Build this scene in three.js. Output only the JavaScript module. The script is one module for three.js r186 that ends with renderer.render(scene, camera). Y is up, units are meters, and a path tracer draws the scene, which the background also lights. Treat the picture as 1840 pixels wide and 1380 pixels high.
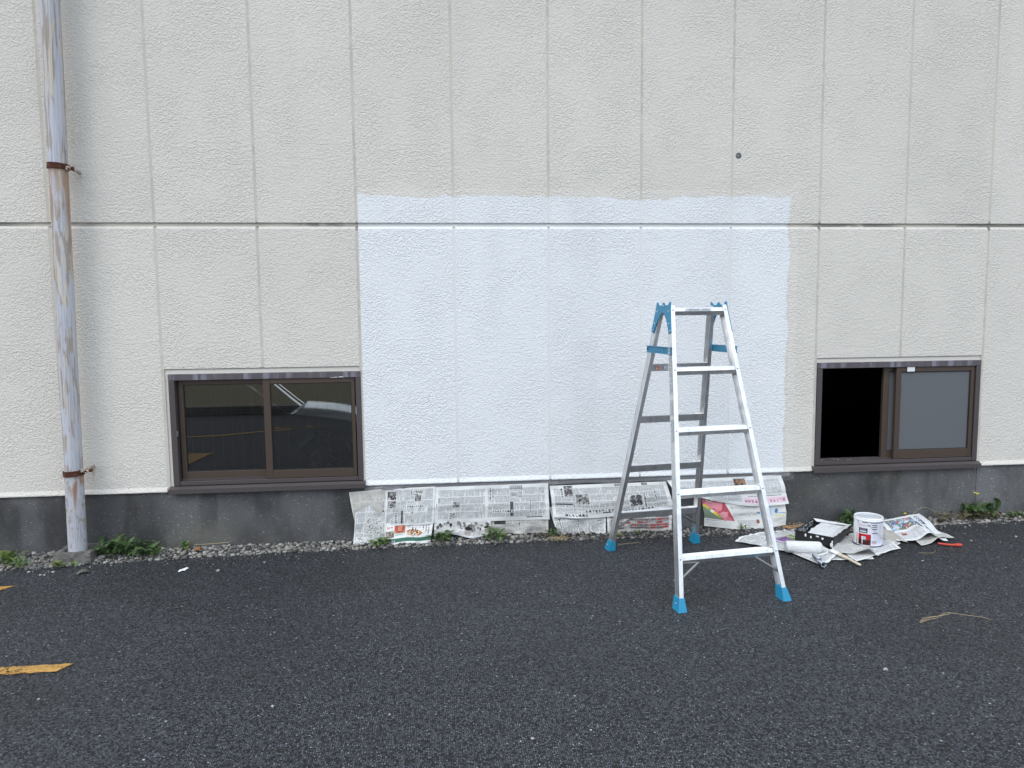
import * as THREE from 'three';
import { RoundedBoxGeometry } from 'three/addons/geometries/RoundedBoxGeometry.js';
import { ConvexGeometry } from 'three/addons/geometries/ConvexGeometry.js';
import { mergeGeometries, mergeVertices } from 'three/addons/utils/BufferGeometryUtils.js';

// ---------------------------------------------------------------- camera, sky, sun, exposure
const scene = new THREE.Scene();
const camera = new THREE.PerspectiveCamera(56.79, 4 / 3, 0.05, 400);
camera.position.set(2.3249, 1.4397, 4.5371);
camera.rotation.set(-0.0927, -0.0946, -0.0111, 'YXZ');
const renderer = new THREE.WebGLRenderer({ antialias: true });
renderer.setSize(1024, 768);
renderer.toneMapping = THREE.LinearToneMapping;
renderer.toneMappingExposure = 1.46;
renderer.shadowMap.enabled = true;

{ // evenly bright cool sky, a little stronger overhead; haze to the horizon, dull ground below
  const W = 128, H = 64, d = new Float32Array(W * H * 4);
  for (let j = 0; j < H; j++) for (let i = 0; i < W; i++) {
    const el = ((j + 0.5) / H - 0.5) * Math.PI, s = Math.sin(el), o = (j * W + i) * 4;
    const k = s > 0 ? 1.25 * (0.72 + 0.5 * s) : 0.12;
    d[o] = k * 0.78; d[o + 1] = k * 0.874; d[o + 2] = k * 1.0; d[o + 3] = 1;
  }
  const t = new THREE.DataTexture(d, W, H, THREE.RGBAFormat, THREE.FloatType);
  t.mapping = THREE.EquirectangularReflectionMapping;
  t.magFilter = THREE.LinearFilter; t.needsUpdate = true;
  scene.background = t; scene.environment = t;
}
const sun = new THREE.DirectionalLight(0xfff6ea, 0.65);
sun.position.set(-7, 14, 11); sun.target.position.set(2.5, 0, 0);
sun.castShadow = true; sun.shadow.radius = 50; sun.shadow.mapSize.set(2048, 2048);
Object.assign(sun.shadow.camera, { left: -14, right: 14, top: 14, bottom: -14, near: 1, far: 60 });
scene.add(sun, sun.target);

// ---------------------------------------------------------------- helpers
const rnd = (seed) => () => { seed = (seed + 0x6d2b79f5) | 0; let t = Math.imul(seed ^ (seed >>> 15), 1 | seed); t = (t + Math.imul(t ^ (t >>> 7), 61 | t)) ^ t; return ((t ^ (t >>> 14)) >>> 0) / 4294967296; };
const V = (x, y, z) => new THREE.Vector3(x, y, z);
const clamp = (x, a = 0, b = 1) => Math.min(b, Math.max(a, x));
const sm = (a, b, x) => { const t = clamp((x - a) / (b - a)); return t * t * (3 - 2 * t); };
const mix = (a, b, t) => a + (b - a) * t;
const hash = (i, j, s) => { let h = Math.imul(i, 374761393) ^ Math.imul(j, 668265263) ^ Math.imul(s, 2147483647 ^ 0x9e3779b9); h = Math.imul(h ^ (h >>> 13), 1274126177); h ^= h >>> 16; h = Math.imul(h, 0x85ebca6b); return ((h ^ (h >>> 15)) >>> 0) / 4294967296; };
const mod = (a, n) => ((a % n) + n) % n;
// value noise, periodic over px by py cells
function vn(x, y, px, py, s) {
  const i = Math.floor(x), j = Math.floor(y); let fx = x - i, fy = y - j; fx = fx * fx * (3 - 2 * fx); fy = fy * fy * (3 - 2 * fy);
  const i0 = mod(i, px), i1 = mod(i + 1, px), j0 = mod(j, py), j1 = mod(j + 1, py);
  return mix(mix(hash(i0, j0, s), hash(i1, j0, s), fx), mix(hash(i0, j1, s), hash(i1, j1, s), fx), fy);
}
const fbm = (u, v, n, s, oct = 4) => { let a = 0.5, r = 0, t = 0; for (let k = 0; k < oct; k++) { r += a * vn(u * n, v * n, n, n, s + k); t += a; a *= 0.5; n *= 2; } return r / t; };
function dataTex(w, h, fn, srgb, n = 4) {
  const d = new Uint8Array(w * h * 4), c = [0, 0, 0];
  for (let j = 0; j < h; j++) for (let i = 0; i < w; i++) {
    fn((i + 0.5) / w, (j + 0.5) / h, c, i, j);
    const o = (j * w + i) * 4;
    d[o] = clamp(c[0]) * 255; d[o + 1] = clamp(c[1]) * 255; d[o + 2] = clamp(c[2]) * 255; d[o + 3] = 255;
  }
  const t = new THREE.DataTexture(d, w, h);
  t.wrapS = t.wrapT = THREE.RepeatWrapping; t.magFilter = THREE.LinearFilter; t.minFilter = THREE.LinearMipmapLinearFilter; t.generateMipmaps = true;
  if (srgb) t.colorSpace = THREE.SRGBColorSpace;
  t.needsUpdate = true; return t;
}
const rep = (t, x, y) => { const c = t.clone(); c.repeat.set(x, y); c.needsUpdate = true; return c; };
function canvas(w, h, draw) {
  const c = document.createElement('canvas'); c.width = w; c.height = h; draw(c.getContext('2d'), w, h);
  const t = new THREE.CanvasTexture(c); t.colorSpace = THREE.SRGBColorSpace; t.wrapS = t.wrapT = THREE.ClampToEdgeWrapping; return t;
}
const lin = (r, g, b) => new THREE.Color().setRGB(r, g, b);
const std = (o) => new THREE.MeshStandardMaterial({ roughness: 0.8, side: THREE.DoubleSide, ...o });
const phy = (o) => new THREE.MeshPhysicalMaterial({ roughness: 0.5, side: THREE.DoubleSide, ...o });

function merge(list) {
  const g = [].concat(list).map((x) => { let y = x.index ? x.toNonIndexed() : x.clone(); for (const k of Object.keys(y.attributes)) if (!['position', 'normal', 'uv'].includes(k)) y.deleteAttribute(k); if (!y.attributes.uv) y.setAttribute('uv', new THREE.BufferAttribute(new Float32Array(y.attributes.position.count * 2), 2)); return y; });
  return g.length === 1 ? g[0] : mergeGeometries(g);
}
// world-scale box projection: uv in metres
function boxUV(g) {
  if (g.index) g = g.toNonIndexed();
  const p = g.attributes.position, n = g.attributes.normal, uv = new Float32Array(p.count * 2);
  for (let i = 0; i < p.count; i++) {
    const ax = Math.abs(n.getX(i)), ay = Math.abs(n.getY(i)), az = Math.abs(n.getZ(i));
    if (ay >= ax && ay >= az) { uv[i * 2] = p.getX(i); uv[i * 2 + 1] = p.getZ(i); } else if (ax >= az) { uv[i * 2] = p.getZ(i); uv[i * 2 + 1] = p.getY(i); } else { uv[i * 2] = p.getX(i); uv[i * 2 + 1] = p.getY(i); }
  }
  g.setAttribute('uv', new THREE.BufferAttribute(uv, 2)); return g;
}
const used = {};
const numbered = (n) => { const k = used[n] = (used[n] ?? -1) + 1; return k ? n + '_' + String(k).padStart(3, '0') : n; };
function tag(o, label, category, group, kind) { o.userData.label = label; if (category) o.userData.category = category; if (group) o.userData.group = group; if (kind) o.userData.kind = kind; return o; }
function thing(name, label, category, pos = [0, 0, 0], turn = 0, group) {
  const o = new THREE.Group(); o.name = numbered(name); o.position.set(...pos); o.rotation.y = turn; scene.add(o);
  return tag(o, label, category, group);
}
function part(name, geo, mat, parent, label) {
  const m = new THREE.Mesh(Array.isArray(geo) ? merge(geo) : geo, mat); m.name = parent === scene ? numbered(name) : name; parent.add(m);
  if (label) m.userData.label = label; return m;
}
function struct(name, geo, mat, label) { const m = part(name, geo, mat, scene); m.userData.kind = 'structure'; if (label) m.userData.label = label; return m; }
const box = (x0, y0, z0, x1, y1, z1, r = 0) => { const w = x1 - x0, h = y1 - y0, d = z1 - z0; const g = r ? new RoundedBoxGeometry(w, h, d, 1, Math.min(r, w / 2.1, h / 2.1, d / 2.1)) : new THREE.BoxGeometry(w, h, d); g.translate((x0 + x1) / 2, (y0 + y1) / 2, (z0 + z1) / 2); return g; };
const tube = (pts, r, seg = 24, rad = 8) => new THREE.TubeGeometry(new THREE.CatmullRomCurve3(pts.map((p) => V(...p))), seg, r, rad, false);
function rod(a, b, r0, r1 = r0, n = 16) { const A = V(...a), B = V(...b), d = B.clone().sub(A), g = new THREE.CylinderGeometry(r1, r0, d.length(), n); g.applyQuaternion(new THREE.Quaternion().setFromUnitVectors(V(0, 1, 0), d.clone().normalize())); g.translate(...A.add(B).multiplyScalar(0.5).toArray()); return g; }
// polygon (a,b) pairs extruded along an axis: 'x' -> points are (z,y); 'y' -> (x,z) ; 'z' -> (x,y)
function prism(pts, axis, from, to, bevel = 0, holes = []) {
  const s = new THREE.Shape(pts.map((p) => new THREE.Vector2(...p))); for (const h of holes) s.holes.push(new THREE.Path(h.map((p) => new THREE.Vector2(...p))));
  const g = new THREE.ExtrudeGeometry(s, { depth: to - from - 2 * bevel, bevelEnabled: bevel > 0, bevelThickness: bevel, bevelSize: bevel, bevelOffset: -bevel, bevelSegments: 1, curveSegments: 12 });
  g.translate(0, 0, from + bevel);
  if (axis === 'x') g.applyMatrix4(new THREE.Matrix4().set(0, 0, 1, 0, 0, 1, 0, 0, 1, 0, 0, 0, 0, 0, 0, 1)), flip(g);
  if (axis === 'y') g.applyMatrix4(new THREE.Matrix4().set(1, 0, 0, 0, 0, 0, 1, 0, 0, 1, 0, 0, 0, 0, 0, 1)), flip(g);
  return g;
}
function flip(g) { const h = g.index ? g.toNonIndexed() : g, p = h.attributes; for (const k in p) { const a = p[k].array, n = p[k].itemSize; for (let i = 0; i < a.length; i += 3 * n) for (let c = 0; c < n; c++) { const t = a[i + n + c]; a[i + n + c] = a[i + 2 * n + c]; a[i + 2 * n + c] = t; } } if (h !== g) g.copy(h); g.index = null; g.computeVertexNormals(); }
// bilinear sheet from four corners (tl, tr, br, bl) with a displacement
function sheet(tl, tr, br, bl, nx, ny, fn) {
  const pos = [], uv = [], idx = [], a = V(), b = V();
  for (let j = 0; j <= ny; j++) for (let i = 0; i <= nx; i++) {
    const u = i / nx, v = j / ny;
    a.set(...tl).lerp(b.set(...tr), u); const c = V(...bl).lerp(b.set(...br), u); a.lerp(c, v);
    if (fn) { const o = fn(u, v, a); a.x += o[0]; a.y += o[1]; a.z += o[2]; }
    pos.push(a.x, a.y, a.z); uv.push(u, 1 - v);
  }
  for (let j = 0; j < ny; j++) for (let i = 0; i < nx; i++) { const p = j * (nx + 1) + i; idx.push(p, p + nx + 1, p + 1, p + 1, p + nx + 1, p + nx + 2); }
  const g = new THREE.BufferGeometry(); g.setAttribute('position', new THREE.Float32BufferAttribute(pos, 3)); g.setAttribute('uv', new THREE.Float32BufferAttribute(uv, 2)); g.setIndex(idx); g.computeVertexNormals(); return g;
}

// ---------------------------------------------------------------- textures of surfaces
const stucco = dataTex(2048, 2048, (u, v, c) => { // sprayed wavy render, one tile = 1.2 m
  const wx = vn(u * 120, v * 120, 120, 120, 11) - 0.5, wy = vn(u * 120, v * 120, 120, 120, 31) - 0.5, U = u + wx * 0.005, W = v + wy * 0.005;
  const a = vn(U * 160, W * 195, 160, 195, 5), b = vn(U * 310, W * 350, 310, 350, 8), e = vn(U * 80, W * 96, 80, 96, 9), amp = 0.8 + 0.4 * sm(0.3, 0.7, fbm(u, v, 7, 77, 2));
  const h = 0.5 + amp * (0.42 * (sm(0.25, 0.8, a) - 0.5) + 0.36 * (b - 0.5) + 0.1 * (e - 0.5));
  c[0] = c[1] = c[2] = h;
});
// asphalt, one tile = 1.5 m: stones of the mix set in bitumen
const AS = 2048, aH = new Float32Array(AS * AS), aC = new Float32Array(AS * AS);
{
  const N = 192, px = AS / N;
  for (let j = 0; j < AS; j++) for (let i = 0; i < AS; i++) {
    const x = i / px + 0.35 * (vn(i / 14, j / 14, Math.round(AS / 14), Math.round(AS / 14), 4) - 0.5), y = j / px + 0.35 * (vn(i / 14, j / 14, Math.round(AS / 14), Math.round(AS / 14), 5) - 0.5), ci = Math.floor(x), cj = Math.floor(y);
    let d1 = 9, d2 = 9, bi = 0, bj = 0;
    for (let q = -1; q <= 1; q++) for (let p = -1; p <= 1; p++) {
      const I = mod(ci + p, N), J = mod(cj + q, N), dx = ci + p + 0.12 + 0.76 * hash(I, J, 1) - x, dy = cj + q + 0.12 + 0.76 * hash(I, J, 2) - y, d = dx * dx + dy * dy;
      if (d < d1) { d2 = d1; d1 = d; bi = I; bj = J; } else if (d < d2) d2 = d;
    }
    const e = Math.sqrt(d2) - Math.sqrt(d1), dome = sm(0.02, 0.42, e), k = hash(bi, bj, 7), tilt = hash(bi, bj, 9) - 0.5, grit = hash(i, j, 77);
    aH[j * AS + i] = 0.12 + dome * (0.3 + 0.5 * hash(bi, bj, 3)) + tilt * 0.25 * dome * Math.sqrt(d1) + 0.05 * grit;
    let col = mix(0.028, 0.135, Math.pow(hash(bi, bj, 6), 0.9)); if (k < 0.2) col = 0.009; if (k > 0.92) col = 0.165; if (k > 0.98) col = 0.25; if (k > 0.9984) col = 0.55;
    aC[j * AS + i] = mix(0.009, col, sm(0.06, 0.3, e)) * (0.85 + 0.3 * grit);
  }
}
const toS = (x) => x <= 0.0031308 ? 12.92 * x : 1.055 * Math.pow(x, 1 / 2.4) - 0.055;
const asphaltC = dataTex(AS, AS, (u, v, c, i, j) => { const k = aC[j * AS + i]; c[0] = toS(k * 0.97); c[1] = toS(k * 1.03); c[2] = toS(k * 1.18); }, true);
const asphaltB = dataTex(AS, AS, (u, v, c, i, j) => { c[0] = c[1] = c[2] = aH[j * AS + i]; });
// fine concrete grain, tile = 1 m
const grainB = dataTex(1024, 1024, (u, v, c, i, j) => { c[0] = c[1] = c[2] = 0.5 * fbm(u, v, 40, 3, 4) + 0.3 * vn(u * 340, v * 340, 340, 340, 8) + 0.2 * hash(i, j, 4); });

// the wall's coat: x -1.2 .. 7.2 m, y 0 .. 4.2 m
const WX = -1.2, WW = 8.4, WH = 4.2;
const patchEdge = (y) => 4.592 + 0.022 * (vn(y * 6, 1, 99, 9, 2) - 0.5) + 0.014 * (vn(y * 28, 2, 999, 9, 3) - 0.5) + 0.008 * (vn(y * 110, 2, 9999, 9, 4) - 0.5) - 0.012 * sm(0.9, 0.5, y);
const patchTop = (x) => 2.194 + 0.034 * (vn(x * 3.3, 4, 99, 9, 4) - 0.5) + 0.016 * (vn(x * 17, 4, 999, 9, 6) - 0.5) + 0.008 * (vn(x * 90, 4, 9999, 9, 8) - 0.5);
function coat(x, y, c, streak) {
  const u = (x - WX) / WW, v = y / WH;
  const lowf = fbm(u, v * 0.5, 6, 21, 4), mid = fbm(u, v * 0.5, 34, 25, 3), drip = fbm(u, v * 0.06, 64, 28, 3);
  let t = 1 - 0.05 * sm(0.35, 0.75, lowf) - 0.03 * (mid - 0.5) - 0.025 * sm(0.5, 0.8, drip) * sm(1.9, 2.4, y);
  let r = 0.70 * t, g = 0.667 * (t - 0.003), b = 0.607 * (t - 0.008);
  // taped, smoother border just outside the patch keeps the beige
  const pe = patchEdge(y), pt = patchTop(x);
  const brush = 0.5 + 0.5 * vn(x * 120, y * 18, 4096, 4096, 9);
  let w = sm(1.8085, 1.8115, x) * sm(pe + 0.006, pe - 0.004, x) * sm(pt + 0.006, pt - 0.004, y) * (y > 0.3 ? 1 : 0);
  const thin = 0.25 * Math.max(sm(4.575, 4.59, x), sm(2.18, 2.2, y)); // one coat only where the brush ran past the tape line
  const cover = w * mix(1, 0.78 + 0.22 * brush, thin);
  const lap = vn(x / 0.19, 3, 99, 9, 15) + 0.5 * vn(x / 0.19 + 0.3 * vn(x * 3, y * 2, 99, 99, 3), y / 0.9, 99, 99, 16), pw = 0.985 - 0.03 * (mid - 0.5) + 0.02 * (lowf - 0.5) - 0.035 * sm(0.75, 1.1, lap) * (0.5 + 0.5 * brush);
  r = mix(r, 0.80 * pw, cover); g = mix(g, 0.815 * pw, cover); b = mix(b, 0.825 * pw, cover);
  if (!cover || cover < 0.5) { // smears of filler on the old coat beside the patch
    const f = Math.max(sm(2.25, 2.245, y) * sm(2.19, 2.2, y) * sm(1.8, 1.83, x) * sm(4.67, 4.66, x), sm(4.66, 4.652, x) * sm(4.6, 4.61, x) * sm(2.3, 2.28, y)) * (0.6 + 0.4 * brush);
    r = mix(r, 0.74, f * 0.6); g = mix(g, 0.70, f * 0.6); b = mix(b, 0.64, f * 0.6);
  }
  // dark spot of an old fixing, rust run under the lower pipe bracket, a few specks
  const hd = Math.hypot(x - 4.24, y - 2.465) / 0.0195 + 0.35 * (vn(x * 160, y * 160, 9999, 9999, 5) - 0.5), hk = sm(1.15, 0.85, hd) * (hd < 0.5 ? 0.8 : 1);
  r = mix(r, 0.09, hk); g = mix(g, 0.095, hk); b = mix(b, 0.1, hk);
  const rk = sm(0.5, 0.8, 1 - Math.abs((x - 0.158) / 0.016) + 0.5 * (vn(x * 130, y * 9, 9999, 9999, 7) - 0.5)) * sm(0.42, 0.55, y) * sm(0.57, 0.56, y) * 0.55;
  r = mix(r, 0.42, rk); g = mix(g, 0.30, rk); b = mix(b, 0.18, rk);
  c[0] = toS(r); c[1] = toS(g); c[2] = toS(b);
}
const wallMap = dataTex(2048, 1024, (u, v, c, i, j) => {
  coat(WX + u * WW, v * WH, c);
  const k = hash(i, j, 5) > 0.99994 ? 0.55 : 1, g = 0.985 + 0.03 * hash(i, j, 6); c[0] *= k * g; c[1] *= k * g; c[2] *= k * g;
}, true);
// sealant in the joints: the same paint, with black mould in places on the old coat
const jointMap = dataTex(2048, 1024, (u, v, c) => {
  const x = WX + u * WW, y = v * WH; coat(x, y, c);
  const inPatch = x > 1.805 && x < 4.58 && y < 2.19, m = fbm(u * 1, v, 90, 55, 3), col = hash(Math.round(x / 0.6), 3, 3);
  const vert = sm(0.3, 0.8, fbm(u, v, 12, 61, 3) + 0.16 * (y > 2.1 ? col : col * 0.3)) * sm(0.3, 0.6, m) * 0.09;
  const hor = Math.abs(y - 2.02) < 0.03 ? sm(0.34, 0.6, fbm(u, 0.3, 20, 64, 3)) * sm(0.25, 0.5, m) * 0.4 : 0;
  const k = (1 - Math.max(vert, hor) * (inPatch ? 0.12 : 0.75)) * (inPatch ? 0.975 : 0.935);
  c[0] *= k; c[1] *= k * 0.995; c[2] *= k * 0.98;
}, true);
// plinth concrete: x -1.2 .. 7.2, y -0.1 .. 0.425
const plinthMap = dataTex(2048, 256, (u, v, c, i, j) => {
  const run = fbm(u, v * 0.02, 70, 13, 3), blot = fbm(u, v * 0.0625, 26, 17, 4), top = vn(u * 160, 1, 160, 3, 2), fine = hash(i, j, 3);
  let k = 0.094 * (0.72 + 0.6 * sm(0.25, 0.75, blot)) * (1 - 0.34 * sm(0.5, 0.72, run));
  let r = k * 1.0, g = k * 1.0, b = k * 1.02;
  const moss = sm(0.52, 0.74, fbm(u, v * 0.0625, 18, 41, 3)) * 0.5; r = mix(r, k * 1.16, moss); g = mix(g, k * 1.1, moss); b = mix(b, k * 0.82, moss);
  let q = 0.7 + 0.6 * fine; if (hash(i >> 1, j >> 1, 9) > 0.988) q *= 2.4;
  if (u > (6.0 + 1.2) / 8.4) q *= 1.35;
  c[0] = toS(r * q); c[1] = toS(g * q); c[2] = toS(b * q);
}, true);

const M = {};
const st = rep(stucco, WW / 1.2, WH / 1.2);
M.wall = std({ map: wallMap, bumpMap: st, bumpScale: 0.0041, roughness: 0.72, vertexColors: true });
M.joint = std({ map: jointMap, bumpMap: rep(grainB, WW, WH), bumpScale: 0.0015, roughness: 0.75 });
M.lip = std({ map: wallMap, bumpMap: rep(grainB, WW / 0.5, WH / 0.5), bumpScale: 0.004, roughness: 0.6 });
M.plain = std({ color: lin(0.69, 0.65, 0.60), bumpMap: rep(stucco, 1 / 1.2, 1 / 1.2), bumpScale: 0.0041, roughness: 0.75 });
M.plinth = std({ map: plinthMap, bumpMap: rep(grainB, WW / 0.5, 1), bumpScale: 0.002, roughness: 0.9 });
M.concrete = std({ map: rep(dataTex(512, 512, (u, v, c, i, j) => { const k = 0.46 + 0.3 * (fbm(u, v, 8, 5, 5) - 0.5) + 0.14 * (hash(i, j, 2) - 0.5) - 0.14 * sm(0.6, 0.75, fbm(u, v, 30, 9, 3)); c[0] = k * 1.02; c[1] = k; c[2] = k * 0.96; }, true), 4, 4), bumpMap: rep(grainB, 3, 3), bumpScale: 0.008, roughness: 0.95 });
M.dark = std({ color: lin(0.4, 0.39, 0.37), roughness: 0.95 });
M.room = std({ color: lin(0.42, 0.41, 0.39), roughness: 0.95 });
M.caulk = std({ color: lin(0.66, 0.63, 0.57), roughness: 0.7, bumpMap: rep(grainB, 2, 2), bumpScale: 0.003 });
// ---------------------------------------------------------------- ground
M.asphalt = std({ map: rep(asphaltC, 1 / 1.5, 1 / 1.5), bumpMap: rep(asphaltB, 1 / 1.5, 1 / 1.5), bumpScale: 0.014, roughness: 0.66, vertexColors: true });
{
  const g = new THREE.PlaneGeometry(24, 20, 240, 200); g.rotateX(-Math.PI / 2); g.translate(2.5, 0, 9.99);
  const p = g.attributes.position, col = [];
  for (let i = 0; i < p.count; i++) { const x = p.getX(i) + 30, z = p.getZ(i) + 30, k = 0.9 + 0.2 * vn(x * 0.7, z * 0.7, 999, 999, 1) + 0.14 * (vn(x * 2.3, z * 2.3, 999, 999, 2) - 0.5) + 0.1 * (vn(x * 6, z * 6, 999, 999, 3) - 0.5); const sp = 0.14 * sm(0.66, 0.8, vn(x * 1.7, z * 1.7, 999, 999, 5)) * (0.6 + 0.4 * vn(x * 8, z * 8, 999, 999, 6)); col.push(k * (1 - sp), k * (1 - 1.1 * sp), k * (1 - 1.3 * sp)); }
  g.setAttribute('color', new THREE.Float32BufferAttribute(col, 3));
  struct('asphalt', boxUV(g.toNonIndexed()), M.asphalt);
  const far = new THREE.PlaneGeometry(400, 400); far.rotateX(-Math.PI / 2); far.translate(0, -0.03, 219.9);
  struct('ground', far, std({ color: lin(0.09, 0.088, 0.08), roughness: 0.95 }));
}
// worn orange parking marks
const orangeMap = dataTex(512, 512, (u, v, c, i, j) => { const k = 0.8 + 0.25 * fbm(u, v, 30, 3, 3) - 0.5 * sm(0.74, 0.8, vn(u * 90, v * 90, 90, 90, 7)) * sm(0.4, 0.7, fbm(u, v, 6, 9, 3)), g = 0.94 + 0.12 * hash(i, j, 2); c[0] = 0.87 * k * g; c[1] = 0.67 * k * g; c[2] = 0.36 * k * g; }, true);
M.orange = std({ map: rep(orangeMap, 2, 2), bumpMap: rep(asphaltB, 1 / 1.5, 1 / 1.5), bumpScale: 0.004, roughness: 0.7 });
const holes = dataTex(512, 512, (u, v, c) => { const k = sm(0.78, 0.72, vn(u * 120, v * 120, 120, 120, 7) * 0.75 + 0.35 * vn(u * 9, v * 9, 9, 9, 8)); c[0] = c[1] = c[2] = k > 0.5 ? 1 : 0; });
M.orange.alphaMap = rep(holes, 2, 2); M.orange.alphaTest = 0.5;
M.orangeDim = std({ color: lin(0.3, 0.19, 0.08), bumpMap: rep(asphaltB, 1 / 1.5, 1 / 1.5), bumpScale: 0.004, roughness: 0.8 });  // same orange paint, colour darkened so its reflection in the glass stays dim
function marking(pts, label, edge = 0.004, seed = 1, m = M.orange) { // pts: x,z outline, edges a little ragged
  const r = rnd(seed), out = [];
  pts.forEach((a, i) => { const b = pts[(i + 1) % pts.length], n = Math.max(2, Math.round(Math.hypot(b[0] - a[0], b[1] - a[1]) / 0.012)); for (let k = 0; k < n; k++) out.push([mix(a[0], b[0], k / n) + (k ? (r() - 0.5) * edge : 0), mix(a[1], b[1], k / n) + (k ? (r() - 0.5) * edge : 0)]); });
  const g = prism(out, 'y', 0.0035, 0.0052); struct('road_marking', boxUV(g), m, label);
}
marking([[0.735, 1.487], [0.70, 1.552], [0.452, 1.552], [0.488, 1.487]], 'short end piece of the orange parking line beyond its crack', 0.008, 2);
marking([[0.482, 1.487], [0.446, 1.552], [-2.4, 1.62], [-2.4, 1.555]], 'long orange parking line running out on the left', 0.008, 3);
marking([[-0.045, 0.508], [-0.17, 0.66], [-0.9, 0.7], [-0.9, 0.53]], 'tip of an orange painted mark near the gravel at left', 0.008, 4);
marking([[-0.2, 2.46], [-0.27, 2.68], [-0.21, 3.34], [-0.95, 3.3], [-0.7, 3.0], [-0.5, 2.5]], 'orange arrow shape painted in front of the left window', 0.005, 5, M.orangeDim);
marking([[-1.4, 4.36], [-0.45, 4.5], [0.3, 4.95], [0.26, 5.02], [-0.5, 4.6], [-1.4, 4.44]], 'orange bay line painted behind the camera', 0.005, 6, M.orangeDim);
// painted bay number behind the camera, seen mirrored in the left window
marking([[0.03, 5.12], [0.08, 5.05], [0.3, 5.03], [0.31, 5.07], [0.12, 5.09], [0.08, 5.14], [0.11, 5.2], [0.3, 5.2], [0.3, 5.24], [0.08, 5.24]], 'curved orange numeral painted behind the camera', 0.003, 7, M.orangeDim);
marking([[0.36, 5.2], [0.6, 5.06], [0.66, 5.06], [0.5, 5.17], [0.5, 5.26], [0.45, 5.26], [0.46, 5.18], [0.38, 5.23]], 'straight orange numeral painted behind the camera', 0.003, 8, M.orangeDim);
struct('kerb', box(-9, -0.05, 6.62, 13, 0.13, 6.77, 0.015), M.concrete);
struct('embankment', boxUV(sheet([-9, 0.1, 6.78], [13, 0.1, 6.78], [13, 0.55, 12], [-9, 0.55, 12], 60, 20, (u, v) => [0, 0.12 * vn(u * 40, v * 12, 99, 99, 3) * v, 0])), std({ color: lin(0.36, 0.32, 0.22), roughness: 1, bumpMap: rep(grainB, 2, 2), bumpScale: 0.05 }));  // bank colour raised to stand in for sunlight falling on it

// ---------------------------------------------------------------- the building
const building = thing('building', 'pale beige panelled building wall with one freshly painted white patch above a dark concrete plinth', 'building');
const GY = 2.023, PY = 0.383;
const lowProfile = [[-0.09, PY], [0.012, PY], [0.013, PY + 0.006], [0, PY + 0.03], [0, GY - 0.024], [-0.011, GY - 0.0085], [-0.09, GY - 0.0085]];
const shortProfile = [[-0.09, 1.146], [-0.004, 1.146], [0, 1.15], [0, GY - 0.024], [-0.011, GY - 0.0085], [-0.09, GY - 0.0085]];
const topProfile = [[-0.09, GY + 0.012], [-0.003, GY + 0.012], [0, GY + 0.015], [0, 5.2], [-0.09, 5.2]];
const wallUV = (g) => { const p = g.attributes.position, uv = new Float32Array(p.count * 2); for (let i = 0; i < p.count; i++) { uv[2 * i] = (p.getX(i) - WX) / WW; uv[2 * i + 1] = p.getY(i) / WH; } g.setAttribute('uv', new THREE.BufferAttribute(uv, 2)); return g; };
const tint = (g, k) => { g.setAttribute('color', new THREE.Float32BufferAttribute(new Float32Array(g.attributes.position.count * 3).fill(k), 3)); return g; };
for (let k = -9; k < 20; k++) for (const row of [0, 1]) {
  const a = 0.6 * k + 0.0075, b = 0.6 * k + 0.5925, win = row === 0 && [1, 2, 8, 9].includes(k), seen = k >= -2 && k < 12;
  const g = wallUV(prism(row ? topProfile : win ? shortProfile : lowProfile, 'x', a, b, 0.0016));
  if (!seen) { part('wall_panel', boxUV(g), M.plain, building); continue; }
  const m = part('wall_panel', tint(g, 0.985 + 0.03 * hash(k, row, 12)), M.wall, building);
  if (row === 0 && k >= 3 && k <= 7) m.userData.label = 'panel covered in fresh white paint below the groove';
}
for (let k = -2; k <= 12; k++) { // sealant in the upright joints and the long groove
  const x = 0.6 * k, low = k === 2 || k === 9 ? 1.15 : PY;
  part('joint_sealant', wallUV(box(x - 0.009, low, -0.05, x + 0.009, GY - 0.014, -0.0012)), M.joint, building);
  part('joint_sealant', wallUV(box(x - 0.009, GY + 0.015, -0.05, x + 0.009, 5.2, -0.0012)), M.joint, building);
}
part('groove_sealant', wallUV(box(-1.2, GY - 0.009, -0.06, 7.2, GY + 0.0125, -0.012)), M.joint, building);
part('joint_sealant', wallUV(box(0.047, PY + 0.014, -0.02, 0.055, 5.2, 0.0022)), M.joint, building);

// plinth, in two pours meeting at the joint right of the right-hand window
const plUV = (g) => { const p = g.attributes.position, uv = new Float32Array(p.count * 2); for (let i = 0; i < p.count; i++) { uv[2 * i] = (p.getX(i) - WX) / WW; uv[2 * i + 1] = (p.getY(i) + 0.1) / 0.525; } g.setAttribute('uv', new THREE.BufferAttribute(uv, 2)); return g; };
part('plinth', plUV(box(-5.4, -0.1, -0.15, 5.998, PY - 0.002, -0.004)), M.plinth, building);
part('plinth', plUV(box(6.002, -0.1, -0.15, 12, PY - 0.002, -0.004)), M.plinth, building, 'lighter plinth section right of the joint');

// roof with an overhanging eave and gutter, side and back walls
part('roof', box(-5.8, 5.2, -10.6, 12.4, 5.42, 0.55), M.plain, building);
part('gutter', prism([[0.555, 5.22], [0.67, 5.22], [0.69, 5.38], [0.675, 5.38], [0.66, 5.235], [0.555, 5.235]], 'x', -5.8, 12.4), M.plain, building);
const RF = -0.69;
part('side_wall', box(-5.4, RF, -9.99, -5.25, 5.2, -0.16), M.plain, building);
part('side_wall', box(11.85, RF, -9.99, 12, 5.2, -0.16), M.plain, building);
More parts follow.
